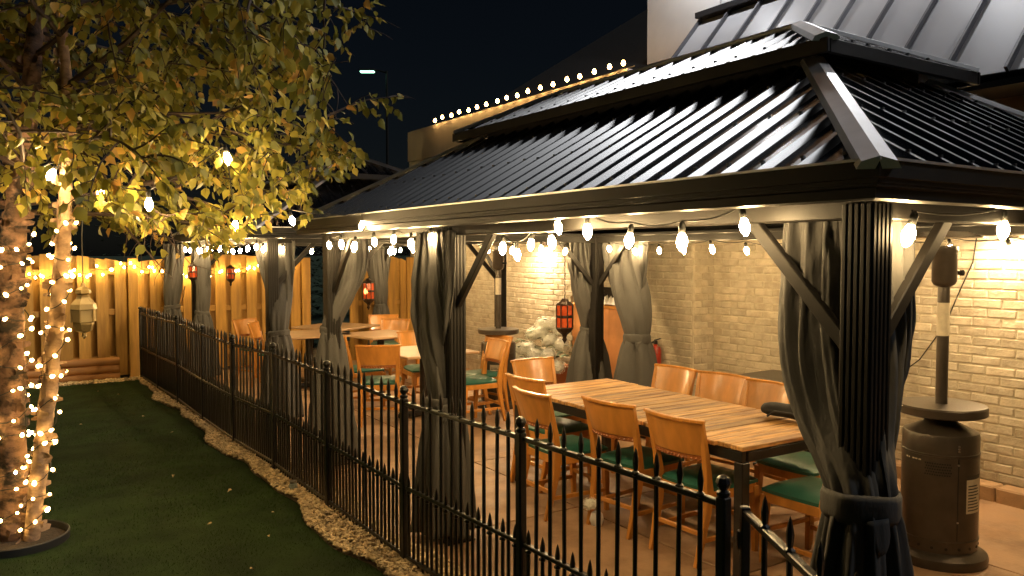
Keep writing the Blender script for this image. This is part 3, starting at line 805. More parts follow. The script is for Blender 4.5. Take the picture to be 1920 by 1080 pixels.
# ------------------------------------------------------------------ wooden fence
def wood_fence(label, x0, x1, y, arcs):
    root = thing('wooden_fence', label, 'fence', ((x0 + x1) / 2, y, 0), 0, 'yellow lit shadowbox fence'); cx = (x0 + x1) / 2
    def top(x):
        for a, b in arcs:
            if a <= x <= b:
                u = (x - a) / (b - a); return 1.72 + 0.13 * math.sin(math.pi * u)
        return 1.74
    for z in (0.3, 1.0, 1.6):
        MB().box((0, .0195, z), (x1 - x0, .08, .085), ch=.004).build('rail', 'fence_wood', root)
    x = x0 + .09; k = 0
    while x < x1 - .05:
        fr = k % 2 == 0; h = top(x) + rnd.uniform(-.012, .012); w_ = .158 + rnd.uniform(-.006, .006); yb = -.033 if fr else .072
        b = MB(); hw = w_ / 2; z0 = .05; h2 = h - .02
        t1, t2 = h + (top(x - hw) - top(x)), h + (top(x + hw) - top(x))
        vs = [(-hw, -.011, z0), (hw, -.011, z0), (hw, -.011, t2 - .01), (hw - .015, -.011, t2), (-hw + .015, -.011, t1), (-hw, -.011, t1 - .01)]
        vs += [(a, .011, c) for a, _, c in vs]
        b.add(vs, [(0, 1, 2, 3, 4, 5), (11, 10, 9, 8, 7, 6)] + [(i, 6 + i, 6 + (i + 1) % 6, (i + 1) % 6) for i in range(6)])
        o = b.build('board', 'fence_wood', root, loc=(x - cx, yb + rnd.uniform(-.003, .003), 0)); o.rotation_euler = (0, rnd.uniform(-.006, .006), 0)
        x += .12; k += 1
    for xx_ in sorted(set(v_ for ab in arcs for v_ in ab)):
            if x0 - .01 <= xx_ <= x1 + .01:
                MB().box((xx_ - cx, -.075, .9), (.14, .05, 1.8), ch=.006).build('fence_post', 'fence_wood', root)
wood_fence('long yellow lit wooden fence behind the lawn and the farther gazebo', -2.6, 4.45, 13.2, [(-2.6, -.42), (-.42, 1.74), (1.74, 4.38)])
wood_fence('narrow wooden fence panel beside the brick wall, right of the dark gap', 5.15, 6.36, 13.2, [(5.22, 6.3)])
for k, (z, nm) in enumerate(((.06, 'lowest'), (.172, 'middle'), (.284, 'top'))):
    b = MB(); b.tube([(-3.2, 0, 0), (-1.5, .004, .003), (0, -.003, 0), (1.52, 0, 0)], .058, 10)
    o = b.build('landscape_timber', 'log_wood', smooth=True, loc=(0, 13.04 + .006 * k, z)); tag(o, nm + ' round timber of the stack in front of the wooden fence', 'timber', 'stacked landscape timbers')

# ------------------------------------------------------------------ chairs
def make_chair():
    t = thing('chair', 'x', 'chair', (0, 0, 0), 0, 'honey wood chairs with green seats')
    def stile(sx):
        b = MB(); pth = [(.185, -.285, 0), (.190, -.245, .16), (.195, -.212, .32), (.198, -.205, .45), (.203, -.225, .6), (.213, -.262, .76), (.222, -.292, .87)]
        wd = [.030, .036, .042, .046, .04, .036, .032]; dp = [.034, .04, .052, .058, .044, .03, .024]
        o0 = len(b.v)
        for (x, y, z), w_, d_ in zip(pth, wd, dp):
            b.v += [(sx * x - w_ / 2, y - d_ / 2, z), (sx * x + w_ / 2, y - d_ / 2, z), (sx * x + w_ / 2, y + d_ / 2, z), (sx * x - w_ / 2, y + d_ / 2, z)]
        for i in range(len(pth) - 1):
            for k in range(4): b.f.append((i * 4 + k, i * 4 + (k + 1) % 4, i * 4 + 4 + (k + 1) % 4, i * 4 + 4 + k))
        b.f += [(3, 2, 1, 0), tuple(len(b.v) - 4 + k for k in range(4))]
        return b
    for sx in (-1, 1):
        o = stile(sx).build('rear_leg', 'honey_wood', t, True, 50)
        bv = o.modifiers.new('edge', 'BEVEL'); bv.width = .005; bv.segments = 1
        b = MB(); x = sx * .205
        for i, (y, z, s_) in enumerate(((.225, 0, .028), (.218, .2, .036), (.205, .42, .046))):
            b.v += [(x - s_ / 2, y - s_ / 2, z), (x + s_ / 2, y - s_ / 2, z), (x + s_ / 2, y + s_ / 2, z), (x - s_ / 2, y + s_ / 2, z)]
        for i in range(2):
            for k in range(4): b.f.append((i * 4 + k, i * 4 + (k + 1) % 4, i * 4 + 4 + (k + 1) % 4, i * 4 + 4 + k))
        b.f += [(3, 2, 1, 0), (8, 9, 10, 11)]
        b.build('front_leg', 'honey_wood', t, True, 40)
    # curved back panel
    def backpanel(u, v, th):
        x = (u - .5) * (.40 + .05 * v) ; z = .665 + .205 * v; y = -.238 - .055 * v - .045 * (1 - (2 * u - 1) ** 2) + th
        return (x, y, z)
    b = MB(); nu, nv = 12, 3
    b.grid(lambda u, v: backpanel(u, v, -.012), nu, nv); b.grid(lambda u, v: backpanel(1 - u, v, .012), nu, nv)
    w_ = nu + 1; o2 = w_ * (nv + 1)
    for i in range(nu): b.f.append((i + 1, i, o2 + nu - i, o2 + nu - i - 1)); t0 = nv * w_; b.f.append((t0 + i, t0 + i + 1, o2 + t0 + nu - i - 1, o2 + t0 + nu - i))
    for j in range(nv): b.f.append((j * w_, (j + 1) * w_, o2 + (j + 1) * w_ + nu, o2 + j * w_ + nu)); b.f.append(((j + 1) * w_ + nu, j * w_ + nu, o2 + j * w_, o2 + (j + 1) * w_))
    b.build('backrest', 'honey_wood', t, True, 40)
    pts = [Vector(backpanel(u, 1, 0)) + Vector((0, -.004, .006)) for u in [-.03 + k * 1.06 / 12 for k in range(13)]]
    b = MB()
    for p, q in zip(pts, pts[1:]): b.bar(p, q + (q - p) * .08, .034, .022, .004)
    b.build('top_rail', 'honey_wood', t)
    # carved trim below the panel: a row of small beads on a rail
    b = MB(); pts = [Vector(backpanel(u, -.09, 0)) for u in [k / 12 for k in range(13)]]
    for p, q in zip(pts, pts[1:]): b.bar(p, q + (q - p) * .06, .022, .03)
    for k in range(14):
        p = Vector(backpanel((k + .5) / 14, -.11, -.013)); b.lathe([(0, -.010), (.009, 0), (0, .010)], 6, p)
        p = Vector(backpanel((k + .5) / 14, -.11, .013)); b.lathe([(0, -.010), (.009, 0), (0, .010)], 6, p)
    b.build('carved_trim', 'wood_trim', t)
    # seat
    def seat(u, v):
        x = (u - .5) * 2; y = (v - .5) * 2
        w2 = .235 - .03 * (1 - v); px_, py_ = x * w2, y * .225 + .01
        e = max(abs(x), abs(y)); z = .455 + .035 * (1 - e ** 4) + .004
        sq = 1 - .05 * (x * x * y * y)
        return (px_ * sq, py_ * sq + (.015 * (1 - x * x) if v > .8 else 0), z)
    b = MB(); b.grid(seat, 12, 12)
    b.grid(lambda u, v: (lambda p: (p[0], p[1], .44))(seat(1 - u, v)), 12, 12)
    w_ = 13; o2 = 169
    for i in range(12):
        b.f.append((i + 1, i, o2 + 12 - i, o2 + 11 - i)); k0 = 156; b.f.append((k0 + i, k0 + i + 1, o2 + k0 + 11 - i, o2 + k0 + 12 - i))
        b.f.append((i * 13, (i + 1) * 13, o2 + (i + 1) * 13 + 12, o2 + i * 13 + 12)); b.f.append(((i + 1) * 13 + 12, i * 13 + 12, o2 + i * 13, o2 + (i + 1) * 13))
    b.build('seat_cushion', 'green_vinyl', t, True, 50)
    b = MB()
    b.bar((-.20, .215, .41), (.20, .215, .41), .024, .06, .004); b.bar((-.185, -.2, .41), (.185, -.2, .41), .024, .06, .004)
    for sx in (-1, 1): b.bar((sx * .198, -.2, .41), (sx * .21, .21, .41), .024, .058, .004)
    b.build('seat_frame', 'honey_wood', t)
    MB().bar((-.19, .216, .2), (.19, .216, .2), .02, .028, .003).build('stretcher', 'honey_wood', t)
    MB().bar((-.185, -.24, .19), (.185, -.24, .19), .02, .028, .003).build('stretcher', 'honey_wood', t)
    for sx in (-1, 1): MB().bar((sx * .188, -.225, .15), (sx * .203, .21, .15), .02, .028, .003).build('stretcher', 'honey_wood', t)
    return t
chair0 = make_chair(); bpy.context.view_layer.update()
# (back-centre x, y, facing angle from +Y clockwise in degrees, label)
chairs = [
 (3.45, 3.50, 88, 'wooden chair at the plank table nearest the end post of the black fence'),
 (3.42, 4.08, 84, 'second wooden chair along the fence side of the plank table'),
 (3.20, 4.66, 92, 'wooden chair pulled out from the plank table, third along the fence side'),
 (3.52, 5.22, 86, 'wooden chair at the far end of the fence side of the plank table, partly hidden'),
 (4.16, 6.05, 178, 'wooden chair at the head of the plank table, below the white flowers'),
 (4.86, 4.97, 268, 'wooden chair on the wall side of the plank table, below the fire extinguisher'),
 (4.90, 4.47, 262, 'middle wooden chair of three on the wall side of the plank table'),
 (4.88, 3.98, 272, 'wooden chair on the wall side, in front of the small black table'),
 (4.03, 2.66, 2, 'wooden chair at the near head of the plank table, half behind the corner curtain'),
 (4.82, 3.42, 268, 'wooden chair on the wall side hidden behind the corner curtain, only its seat showing'),
 (3.42, 7.92, 28, 'wooden chair with its back to the fence at the pedestal table'),
 (3.42, 9.10, 84, 'wooden chair seen edge on, behind the pedestal table chair, beside the pale lit curtain'),
 (4.42, 9.05, 186, 'wooden chair on the far side of the pedestal table, facing the camera'),
 (4.72, 7.62, 275, 'wooden chair just beside the middle curtain, facing the pedestal table'),
 (4.98, 8.02, 262, 'wooden chair back just showing between the middle curtain and the far patio heater'),
 (5.15, 11.7, 200, 'wooden chair far back in front of the fence panel, beside the small red lantern'),
 (4.98, 10.9, 235, 'wooden chair far back between the fence panel chair and the middle curtain'),
 (5.35, 10.2, 265, 'wooden chair back farthest along the wall, cut by the middle curtain'),
 (3.12, 12.1, 150, 'wooden chair at the back by the wooden fence, seen above the black fence'),
 (3.05, 11.35, 120, 'wooden chair beside the swept curtain of the farther gazebo'),
]
for i, (x, y, a, lab) in enumerate(chairs):
    th = -R(a); f = Vector((math.sin(R(a)), math.cos(R(a)), 0))
    pos = Vector((x, y, FZ)) + f * 0.27
    if i == 0: c = chair0
    else: c = copy_tree(chair0)
    c['label'] = lab; c.location = pos; c.rotation_euler = (0, 0, th)

# ------------------------------------------------------------------ tables
TX0, TX1, TY0, TY1 = 3.52, 4.50, 3.04, 5.42
tb = thing('plank_table', 'long slatted wooden table with black metal frame under the large gazebo', 'table', ((TX0 + TX1) / 2, (TY0 + TY1) / 2, FZ))
tw, tl = TX1 - TX0, TY1 - TY0
npl = 23; pp = tl / npl
for k in range(npl):
    b = MB(); b.box((0, 0, 0), (tw + rnd.uniform(-.008, .008), pp - rnd.uniform(.007, .014), .028), ch=.004)
    o = b.build('plank', 'table_plank', tb, loc=(rnd.uniform(-.003, .003), -tl / 2 + (k + .5) * pp, .748 + rnd.uniform(-.0018, .0018)))
    o.rotation_euler = (rnd.uniform(-.008, .008), rnd.uniform(-.003, .003), rnd.uniform(-.002, .002))
for sx in (-1, 1):
    MB().box((sx * (tw / 2 - .03), 0, .70), (.04, tl - .04, .062), ch=.004).build('apron', 'black_metal', tb)
    for sy in (-1, 1): MB().box((sx * (tw / 2 - .035), sy * (tl / 2 - .04), .335), (.065, .065, .668), ch=.005).build('leg', 'black_metal', tb)
for sy in (-1, 1): MB().box((0, sy * (tl / 2 - .03), .70), (tw - .105, .04, .06), ch=.004).build('apron', 'black_metal', tb)
def ped_table(label, x, y, s, rz):
    t = thing('pedestal_table', label, 'table', (x, y, FZ), rz, 'square pedestal tables')
    MB().box((0, 0, .745), (s, s, .03), ch=.008).build('table_top', 'laminate', t)
    MB().box((0, 0, .715), (s * .5, s * .5, .03)).lathe([(.05, .1), (.05, .7)], 12).build('column', 'black_metal', t)
    b = MB()
    for a in (0, 90): r_ = Matrix.Rotation(R(a), 3, 'Z'); b.box((0, 0, .05 + a * .0002), (s * .75, .09, .07), r_, ch=.02)
    b.build('base', 'black_metal', t)
ped_table('square pedestal table half behind the middle curtain', 4.08, 8.15, .92, R(3))
ped_table('light topped table beyond the pedestal table, nearer the wall', 4.42, 10.15, .86, R(12))
ped_table('light topped table farthest back below the dark gap', 4.35, 11.65, .95, R(30))
ped_table('light topped table beside the pale lit curtain, fence side', 3.62, 10.75, .95, R(0))
st = thing('side_table', 'small black table against the brick wall behind the wall side chairs', 'table', (5.72, 4.45, FZ), R(2))
MB().box((0, 0, .775), (.55, .75, .04), ch=.012).build('table_top', 'black_metal', st)
MB().box((0, 0, .39), (.1, .1, .735), ch=.01).build('column', 'black_metal', st)
MB().box((0, 0, .025), (.4, .45, .05), ch=.015).build('base', 'black_metal', st)
bg = thing('black_bag', 'soft black bag at the wall side of the plank table, beside the corner curtain', 'bag', (4.36, 3.36, FZ + .764), R(10))
q = MB(); q.grid(lambda u, v: (lambda a, r_: (r_ * math.cos(a) * 1.0, (v - .5) * .46, max(.0, .06 + r_ * math.sin(a) * .62)))(2 * math.pi * u, .075 * (1 - abs(2 * v - 1) ** 5) ** .5 * (1 + .12 * nz((u * 3, v * 4, 1)))), 18, 14, True)
q.build('body', 'black_fabric', bg, True, 80)
MB().tube([(-.11, -.12, .03), (-.13, -.06, .07), (-.13, .06, .07), (-.11, .12, .03)], .008, 6).build('strap', 'black_fabric', bg, True)

# ------------------------------------------------------------------ patio heaters
def heater(label, x, y, rz):
    t = thing('patio_heater', label, 'patio heater', (x, y, FZ), rz, 'mushroom patio heaters')
    MB().lathe([(.0, 0), (.265, 0), (.27, .03), (.265, .055), (.235, .075), (.215, .085), (0, .085)], 36).build('base', 'heater_bronze', t, True, 35)
    body = MB().lathe([(.21, .085), (.212, .15), (.218, .152), (.218, .16), (.212, .162), (.212, .66), (.216, .662), (.216, .672), (.212, .674), (.212, .76), (.205, .785), (.17, .80), (.10, .835), (.075, .86)], 40).build('tank_housing', 'heater_bronze', t, True, 35)
    h = MB()
    for k in range(18):
        a = 2 * math.pi * k / 18; h.lathe([(0.0, -.002), (.009, -.002), (.009, .002), (0, .002)], 8, (.2125 * math.cos(a), .2125 * math.sin(a), .118), Matrix.Rotation(a, 3, 'Z') @ Matrix.Rotation(R(90), 3, 'Y'))
    h.build('vent_hole', 'heater_dark', body)
    h = MB()
    for r_ in range(5):
        for k in range(11):
            a = R(188 + k * 3.5 + (1.75 if r_ % 2 else 0)); h.lathe([(0, -.0015), (.0052, -.0015), (.0052, .0015), (0, .0015)], 6, (.2125 * math.cos(a), .2125 * math.sin(a), .555 + r_ * .0165), Matrix.Rotation(a, 3, 'Z') @ Matrix.Rotation(R(90), 3, 'Y'))
    h.build('vent_hole', 'heater_dark', body)
    # door seam with rivets
    a = R(236); MB().bar((.2128 * math.cos(a), .2128 * math.sin(a), .17), (.2128 * math.cos(a), .2128 * math.sin(a), .655), .004, .004).build('door_seam', 'heater_dark', body)
    for z in (.28, .62, .70, .715, .73):
        MB().lathe([(0, -.004), (.006, -.002), (.006, .002), (0, .004)], 8, (.2145 * math.cos(a), .2145 * math.sin(a), z), Matrix.Rotation(a, 3, 'Z') @ Matrix.Rotation(R(90), 3, 'Y')).build('rivet', 'steel', body)
    def label_patch(a0, a1, z0, z1, rr, m_, nm):
        q = MB(); q.grid(lambda u, v: (rr * math.cos(R(a0 + (a1 - a0) * u)), rr * math.sin(R(a0 + (a1 - a0) * u)), z0 + (z1 - z0) * v), 8, 1)
        return q.build(nm, m_, body, True)
    label_patch(250, 284, .33, .53, .2138, 'sticker', 'warning_label')
    for k in range(9): label_patch(253, 281 - rnd.uniform(0, 9), .345 + k * .018, .352 + k * .018, .2144, 'print_ink', 'print_line')
    label_patch(251, 283, .535, .556, .2144, 'print_ink', 'print_line')
    for a_, b_ in ((152, 156), (158, 160), (166, 170), (171, 175), (177, 181)): label_patch(a_, b_, .628, .636, .2144, 'sticker', 'print_mark')
    MB().lathe([(.07, .86), (.09, .875), (.09, .885)], 20).build('neck', 'heater_dark', t, True, 35)
    MB().lathe([(0, .885), (.235, .885), (.25, .893), (.252, .935), (.245, .945), (.0, .948)], 40).build('shelf_ring', 'heater_bronze', t, True, 35)
    pole = MB().lathe([(.034, .948), (.034, 1.66)], 18).build('pole', 'heater_bronze', t, True, 50)
    MB().lathe([(.0348, 1.36), (.0348, 1.56)], 18).build('pole_label', 'sticker', pole, True, 50)
    MB().lathe([(.035, 1.655), (.06, 1.67), (.07, 1.69), (.07, 1.86), (.075, 1.87), (.075, 1.90), (.05, 1.905)], 22).build('burner', 'heater_bronze', t, True, 35)
    MB().lathe([(0, 0), (.012, .002), (.012, .03), (.018, .032), (.018, .05), (0, .052)], 10, (.068 * math.cos(R(-30)), .068 * math.sin(R(-30)), 1.74), Matrix.Rotation(R(-30), 3, 'Z') @ Matrix.Rotation(R(90), 3, 'Y')).build('knob', 'heater_dark', t, True)
    MB().lathe([(.01, 1.985), (.12, 1.975), (.21, 1.95), (.212, 1.954), (.12, 1.985), (.0, 1.995)], 30).build('reflector', 'steel', t, True, 50)
    return t
h1 = heater('bronze patio heater in the foreground between the corner curtain and the brick wall', 4.82, 2.64, 0)
bpy.context.view_layer.update()
h2 = copy_tree(h1); h2['label'] = 'far bronze patio heater beside the white flowers'; h2.location = (5.12, 8.22, FZ); h2.rotation_euler = (0, 0, R(-40))

# ------------------------------------------------------------------ fire extinguisher
fe = thing('fire_extinguisher', 'small red fire extinguisher with yellow tag hung on the brick pilaster', 'fire extinguisher', (6.01, 6.42, .62))
MB().lathe([(0, 0), (.058, 0), (.062, .012), (.062, .20), (.05, .235), (.02, .25), (.02, .265)], 20).build('cylinder', 'red_paint', fe, True, 40)
MB().box((0, 0, .285), (.035, .04, .04), ch=.006).bar((-.02, -.01, .31), (-.02, -.10, .335), .02, .012).bar((0, .01, .30), (0, .07, .275), .018, .01).build('valve', 'heater_dark', fe)
MB().tube([(0, .03, .28), (-.03, .075, .27), (-.04, .085, .2), (-.03, .075, .1)], .009, 8).build('hose', 'heater_dark', fe, True)
b = MB(); b.lathe([(0, -.002), (.05, -.002), (.05, .002), (0, .002)], 14, (0, 0, 0)); b.v = [(-.07 + z * 1, y, .18 + x * 1.5) for x, y, z in b.v]
b.build('yellow_tag', 'yellow_tag', fe)
q = MB(); q.grid(lambda u, v: (.0632 * math.cos(R(150 + 70 * u)), .0632 * math.sin(R(150 + 70 * u)), .02 + .08 * v), 8, 1); q.build('paper_label', 'white_paint', fe, True)

# ------------------------------------------------------------------ hydrangea
hy = thing('hydrangea', 'potted hydrangea with big white flower heads against the brick wall', 'plant', (5.98, 8.3, FZ), 0)
MB().lathe([(0, 0), (.17, 0), (.2, .1), (.235, .38), (.25, .39), (.25, .42), (.22, .42), (.2, .38)], 24).build('pot', 'terracotta', hy, True, 40)
def flower_head(r_, seed):
    q = np.random.default_rng(seed); m_ = MB()
    for k in range(230):
        d = Vector(q.normal(0, 1, 3)).normalized()
        if d.z < -.55: continue
        p = d * r_ * (0.88 + .2 * q.random()); u = d.orthogonal().normalized(); v_ = d.cross(u); a = q.uniform(0, 6.28); s_ = r_ * .17
        e1 = (u * math.cos(a) + v_ * math.sin(a)) * s_; e2 = (-u * math.sin(a) + v_ * math.cos(a)) * s_
        t_ = d * s_ * q.uniform(-.5, .2)
        m_.add([p + e1 * .25, p + e1 + t_ + e2 * .5, p + e2 * .3 + e1 * .3, p + e2 + t_ - e1 * .5, p - e1 * .25, p - e1 - e2 * .5 + t_, p - e2 * .3, p - e2 + e1 * .5 + t_, p + d * s_ * .2],
               [(8, 0, 1, 2), (8, 2, 3, 4), (8, 4, 5, 6), (8, 6, 7, 0)])
    m_.lathe([(0, -r_ * .7), (r_ * .6, -r_ * .5), (r_ * .85, 0), (r_ * .6, r_ * .6), (0, r_ * .85)], 12)
    return m_.mesh('flower_head', 'petal')
FH = [flower_head(.12, k) for k in range(4)]
heads = [(-.25, .32, .60), (-.28, .12, .62), (-.3, -.08, .56), (-.26, -.28, .58), (-.2, -.38, .44), (-.12, .24, .78), (-.15, .04, .82), (-.15, -.16, .74), (-.1, -.34, .70), (-.05, .12, .92), (-.05, -.08, .93), (-.02, -.22, .86), (-.3, .4, .46), (-.33, -.2, .42), (-.33, .22, .44), (-.34, .02, .42)]
for k, (x, y, z) in enumerate(heads):
    o = obj('flower_head', FH[k % 4], hy, (x, y, z + .02)); s_ = rnd.uniform(.8, 1.05); o.scale = (s_, s_, s_ * .9); o.rotation_euler = (rnd.uniform(-.4, .4), rnd.uniform(-.4, .4), rnd.uniform(0, 6))
def leafy(m_, n, cx, rx, s_, seed, zmin=0):
    q = random.Random(seed)
    for k in range(n):
        p = Vector((cx[0] + q.gauss(0, rx[0]), cx[1] + q.gauss(0, rx[1]), max(zmin, cx[2] + q.gauss(0, rx[2]))))
        a = q.uniform(0, 6.28); d = Vector((math.cos(a), math.sin(a), q.uniform(-.6, .4))).normalized(); r_ = d.cross(Vector((0, 0, 1))).normalized(); l = s_ * q.uniform(.7, 1.2)
        m_.add([p, p + d * l * .5 + r_ * l * .3, p + d * l, p + d * l * .5 - r_ * l * .3], [(0, 1, 2, 3)])
    return m_
o = leafy(MB(), 230, (-.13, 0, .52), (.14, .24, .16), .12, 4, .4).build('foliage', 'plant_leaf', hy); o['kind'] = 'stuff'
MB().tube([(0, 0, .38), (-.05, .02, .6), (-.08, .05, .8)], .012, 6).build('stem', 'plant_leaf', hy)

# small vase with a white flower under the table
vs = thing('flower_vase', 'small white flower in a tiny pot on the floor under the plank table', 'vase', (3.42, 4.22, FZ))
MB().lathe([(0, 0), (.035, 0), (.05, .04), (.04, .08), (.03, .09)], 14).build('pot', 'white_paint', vs, True)
o = obj('flower_head', FH[1], vs, (-.03, .03, .14)); o.scale = (.45, .45, .4)

# ------------------------------------------------------------------ lanterns
def red_lantern(label, loc, s, chain, glow):
    t = thing('red_lantern', label, 'lantern', loc, rnd.uniform(0, 1), 'red glass lanterns hung under the gazebos'); t.scale = (s, s, s)
    MB().lathe([(.0, .20), (.03, .195), (.05, .165), (.095, .14), (.1, .125), (.09, .12)], 8).build('cap', 'lantern_metal', t)
    gl = MB().lathe([(.088, -.12), (.092, 0), (.088, .12)], 8).build('glass', 'red_glass', t)
    b = MB()
    for k in range(8):
        a = 2 * math.pi * k / 8; b.bar((.093 * math.cos(a), .093 * math.sin(a), -.125), (.093 * math.cos(a), .093 * math.sin(a), .125), .011, .011)
    b.lathe([(.096, -.015), (.098, -.01), (.098, .01), (.096, .015)], 8)
    b.build('frame', 'lantern_metal', t)
    MB().lathe([(.095, -.115), (.1, -.13), (.075, -.165), (.03, -.2), (.02, -.235), (.03, -.25), (.012, -.28), (0, -.30)], 8).build('base', 'lantern_metal', t)
    if glow: MB().lathe([(0, -.06), (.035, -.04), (.045, 0), (.03, .04), (0, .07)], 10, (-.05, -.035, .0)).build('flame', 'red_flame', t, True)
    n_ = int(chain / .035)
    for k in range(n_):
        z = .2 + chain * (k + .5) / n_
        b = MB(); r_ = Matrix.Rotation(R(90 * (k % 2)), 3, 'Z')
        b.tube([r_ @ Vector((.009 * math.cos(a), 0, .02 * math.sin(a))) + Vector((0, 0, z)) for a in [i * math.pi / 4 for i in range(9)]], .0028, 4, False)
        b.build('chain_link', 'lantern_metal', t)
red_lantern('red lantern hanging by the back curtain above the white flowers', (4.93, 6.62, 1.22), .95, .60, False)
red_lantern('glowing red lantern hanging in front of the fence panel by the dark gap', (4.5, 10.75, 1.33), .92, .50, True)
red_lantern('small red lantern hanging before the long wooden fence', (3.03, 12.6, 1.56), .66, .45, False)
red_lantern('small red lantern between the two farthest curtains', (2.42, 12.3, 1.60), .66, .4, False)

# brass lantern in the birch
bl = thing('brass_lantern', 'pale brass hexagonal lantern hanging from the birch in front of the fence', 'lantern', (.46, 5.62, 1.42), R(10)); bl.scale = (.86, .86, .9)
MB().lathe([(0, .30), (.012, .295), (.02, .27), (.05, .25), (.055, .225), (.035, .215), (.05, .20)], 6).build('cap', 'brass', bl)
MB().lathe([(.04, .20), (.085, .15), (.092, .115), (.085, .11)], 6).build('roof', 'cream_glass', bl)
MB().lathe([(.082, .03), (.082, .11)], 6).build('glass', 'cream_glass', bl)
b = MB()
for k in range(6): a = 2 * math.pi * k / 6; b.bar((.084 * math.cos(a), .084 * math.sin(a), .025), (.084 * math.cos(a), .084 * math.sin(a), .115), .009, .009)
b.build('frame', 'brass', bl)
MB().lathe([(.07, .028), (.072, .012), (.055, -.035), (.03, -.045), (.012, -.05), (.018, -.075), (0, -.095)], 6).build('base', 'brass', bl)
MB().tube([(0, 0, .295), (0, 0, .62), (.03, .03, .95)], .004, 5).build('hook', 'wire', bl)

# ------------------------------------------------------------------ birch tree
RT = Vector((math.cos(R(YAW)), -math.sin(R(YAW)), 0))        # direction across the view, used only to lay the tree out
TB = Vector((.085, 6.0, 0))
tree = thing('birch_tree', 'multi stemmed birch with yellow green leaves and light wrapped trunks on the lawn', 'tree', TB)
fwd = Vector((math.sin(R(YAW)), math.cos(R(YAW)), 0))
def trunk(path, rads, mname, seed, flakes):
    P = []; RR = []
    for i in range(len(path) - 1):
        n_ = 14
        for k in range(n_):
            t = k / n_; p0 = path[max(i - 1, 0)]; p1 = path[i]; p2 = path[i + 1]; p3 = path[min(i + 2, len(path) - 1)]
            p = 0.5 * ((2 * p1) + (p2 - p0) * t + (2 * p0 - 5 * p1 + 4 * p2 - p3) * t * t + (-p0 + 3 * p1 - 3 * p2 + p3) * t ** 3)
            P.append(p); RR.append(rads[i] + (rads[i + 1] - rads[i]) * t)
    P.append(path[-1]); RR.append(rads[-1])
    m_ = MB(); n_ = 20; m_.tube(P, RR, n_)
    for i, p in enumerate(P):
        for k in range(n_):
            j = i * n_ + k; v_ = Vector(m_.v[j]); d = (v_ - p)
            h = .16 * nz((v_.x * 14, v_.y * 14, v_.z * 9 + seed)) + .12 * (1 if nz((v_.x * 8 + 3, v_.y * 8, v_.z * 6 + seed)) > .08 else 0) + .08 * nz((v_.x * 40, v_.y * 40, v_.z * 30))
            m_.v[j] = tuple(p + d * (1 + h))
    m_.build('trunk', mname, tree, True, 55)
    # curled flakes of bark
    q = random.Random(seed); fl = MB()
    for k in range(flakes):
        i = q.randrange(len(P) - 1); p = P[i]; a = q.uniform(0, 6.28); rr = RR[i]
        d = Vector((math.cos(a), math.sin(a), 0)); s_ = Vector((-d.y, d.x, 0)); w_, h_ = q.uniform(.015, .05), q.uniform(.02, .07); cu = q.uniform(.01, .035); tw_ = q.uniform(-.6, .6)
        up = (Vector((0, 0, 1)) + s_ * tw_).normalized()
        b0 = p + d * rr * 1.06
        fl.add([b0, b0 + up * h_, b0 + s_ * w_ + d * cu * .3 + up * h_ * .9, b0 + s_ * w_ + d * cu * .3, b0 + s_ * w_ * 1.5 + d * cu + up * h_ * .7, b0 + s_ * w_ * 1.5 + d * cu + up * h_ * .15], [(0, 1, 2, 3), (3, 2, 4, 5)])
    o = fl.build('bark_flakes', mname, tree); o['kind'] = 'stuff'
    return P, RR
def tp(xpx, z, df=0.0): return RT * ((xpx - 25) * .0034) + fwd * df + Vector((0, 0, z))
path1 = [tp(20, 0.02), tp(18, .55), tp(18, 1.1), tp(26, 1.7), tp(46, 2.3), tp(72, 2.9), tp(92, 3.7), tp(110, 4.8)]
P1, R1 = trunk(path1, [.095, .085, .08, .075, .065, .052, .04, .02], 'bark', 2, 260)
path2 = [tp(58, 0.02, -.05), tp(78, .5, -.05), tp(102, 1.05, -.05), tp(122, 1.6, -.05), tp(140, 2.2, -.06), tp(155, 2.9, -.1), tp(165, 3.7, -.3), tp(180, 4.4, -.35)]
P2, R2 = trunk(path2, [.046, .046, .045, .042, .038, .03, .024, .012], 'bark_pale', 3, 170)
path3 = [tp(-25, 0.02, .05), tp(-52, .6, .05), tp(-75, 1.2, .1), tp(-100, 1.9, .1), tp(-130, 2.7, .1), tp(-160, 3.8, .2)]
P3, R3 = trunk(path3, [.08, .075, .068, .06, .045, .015], 'bark', 5, 100)
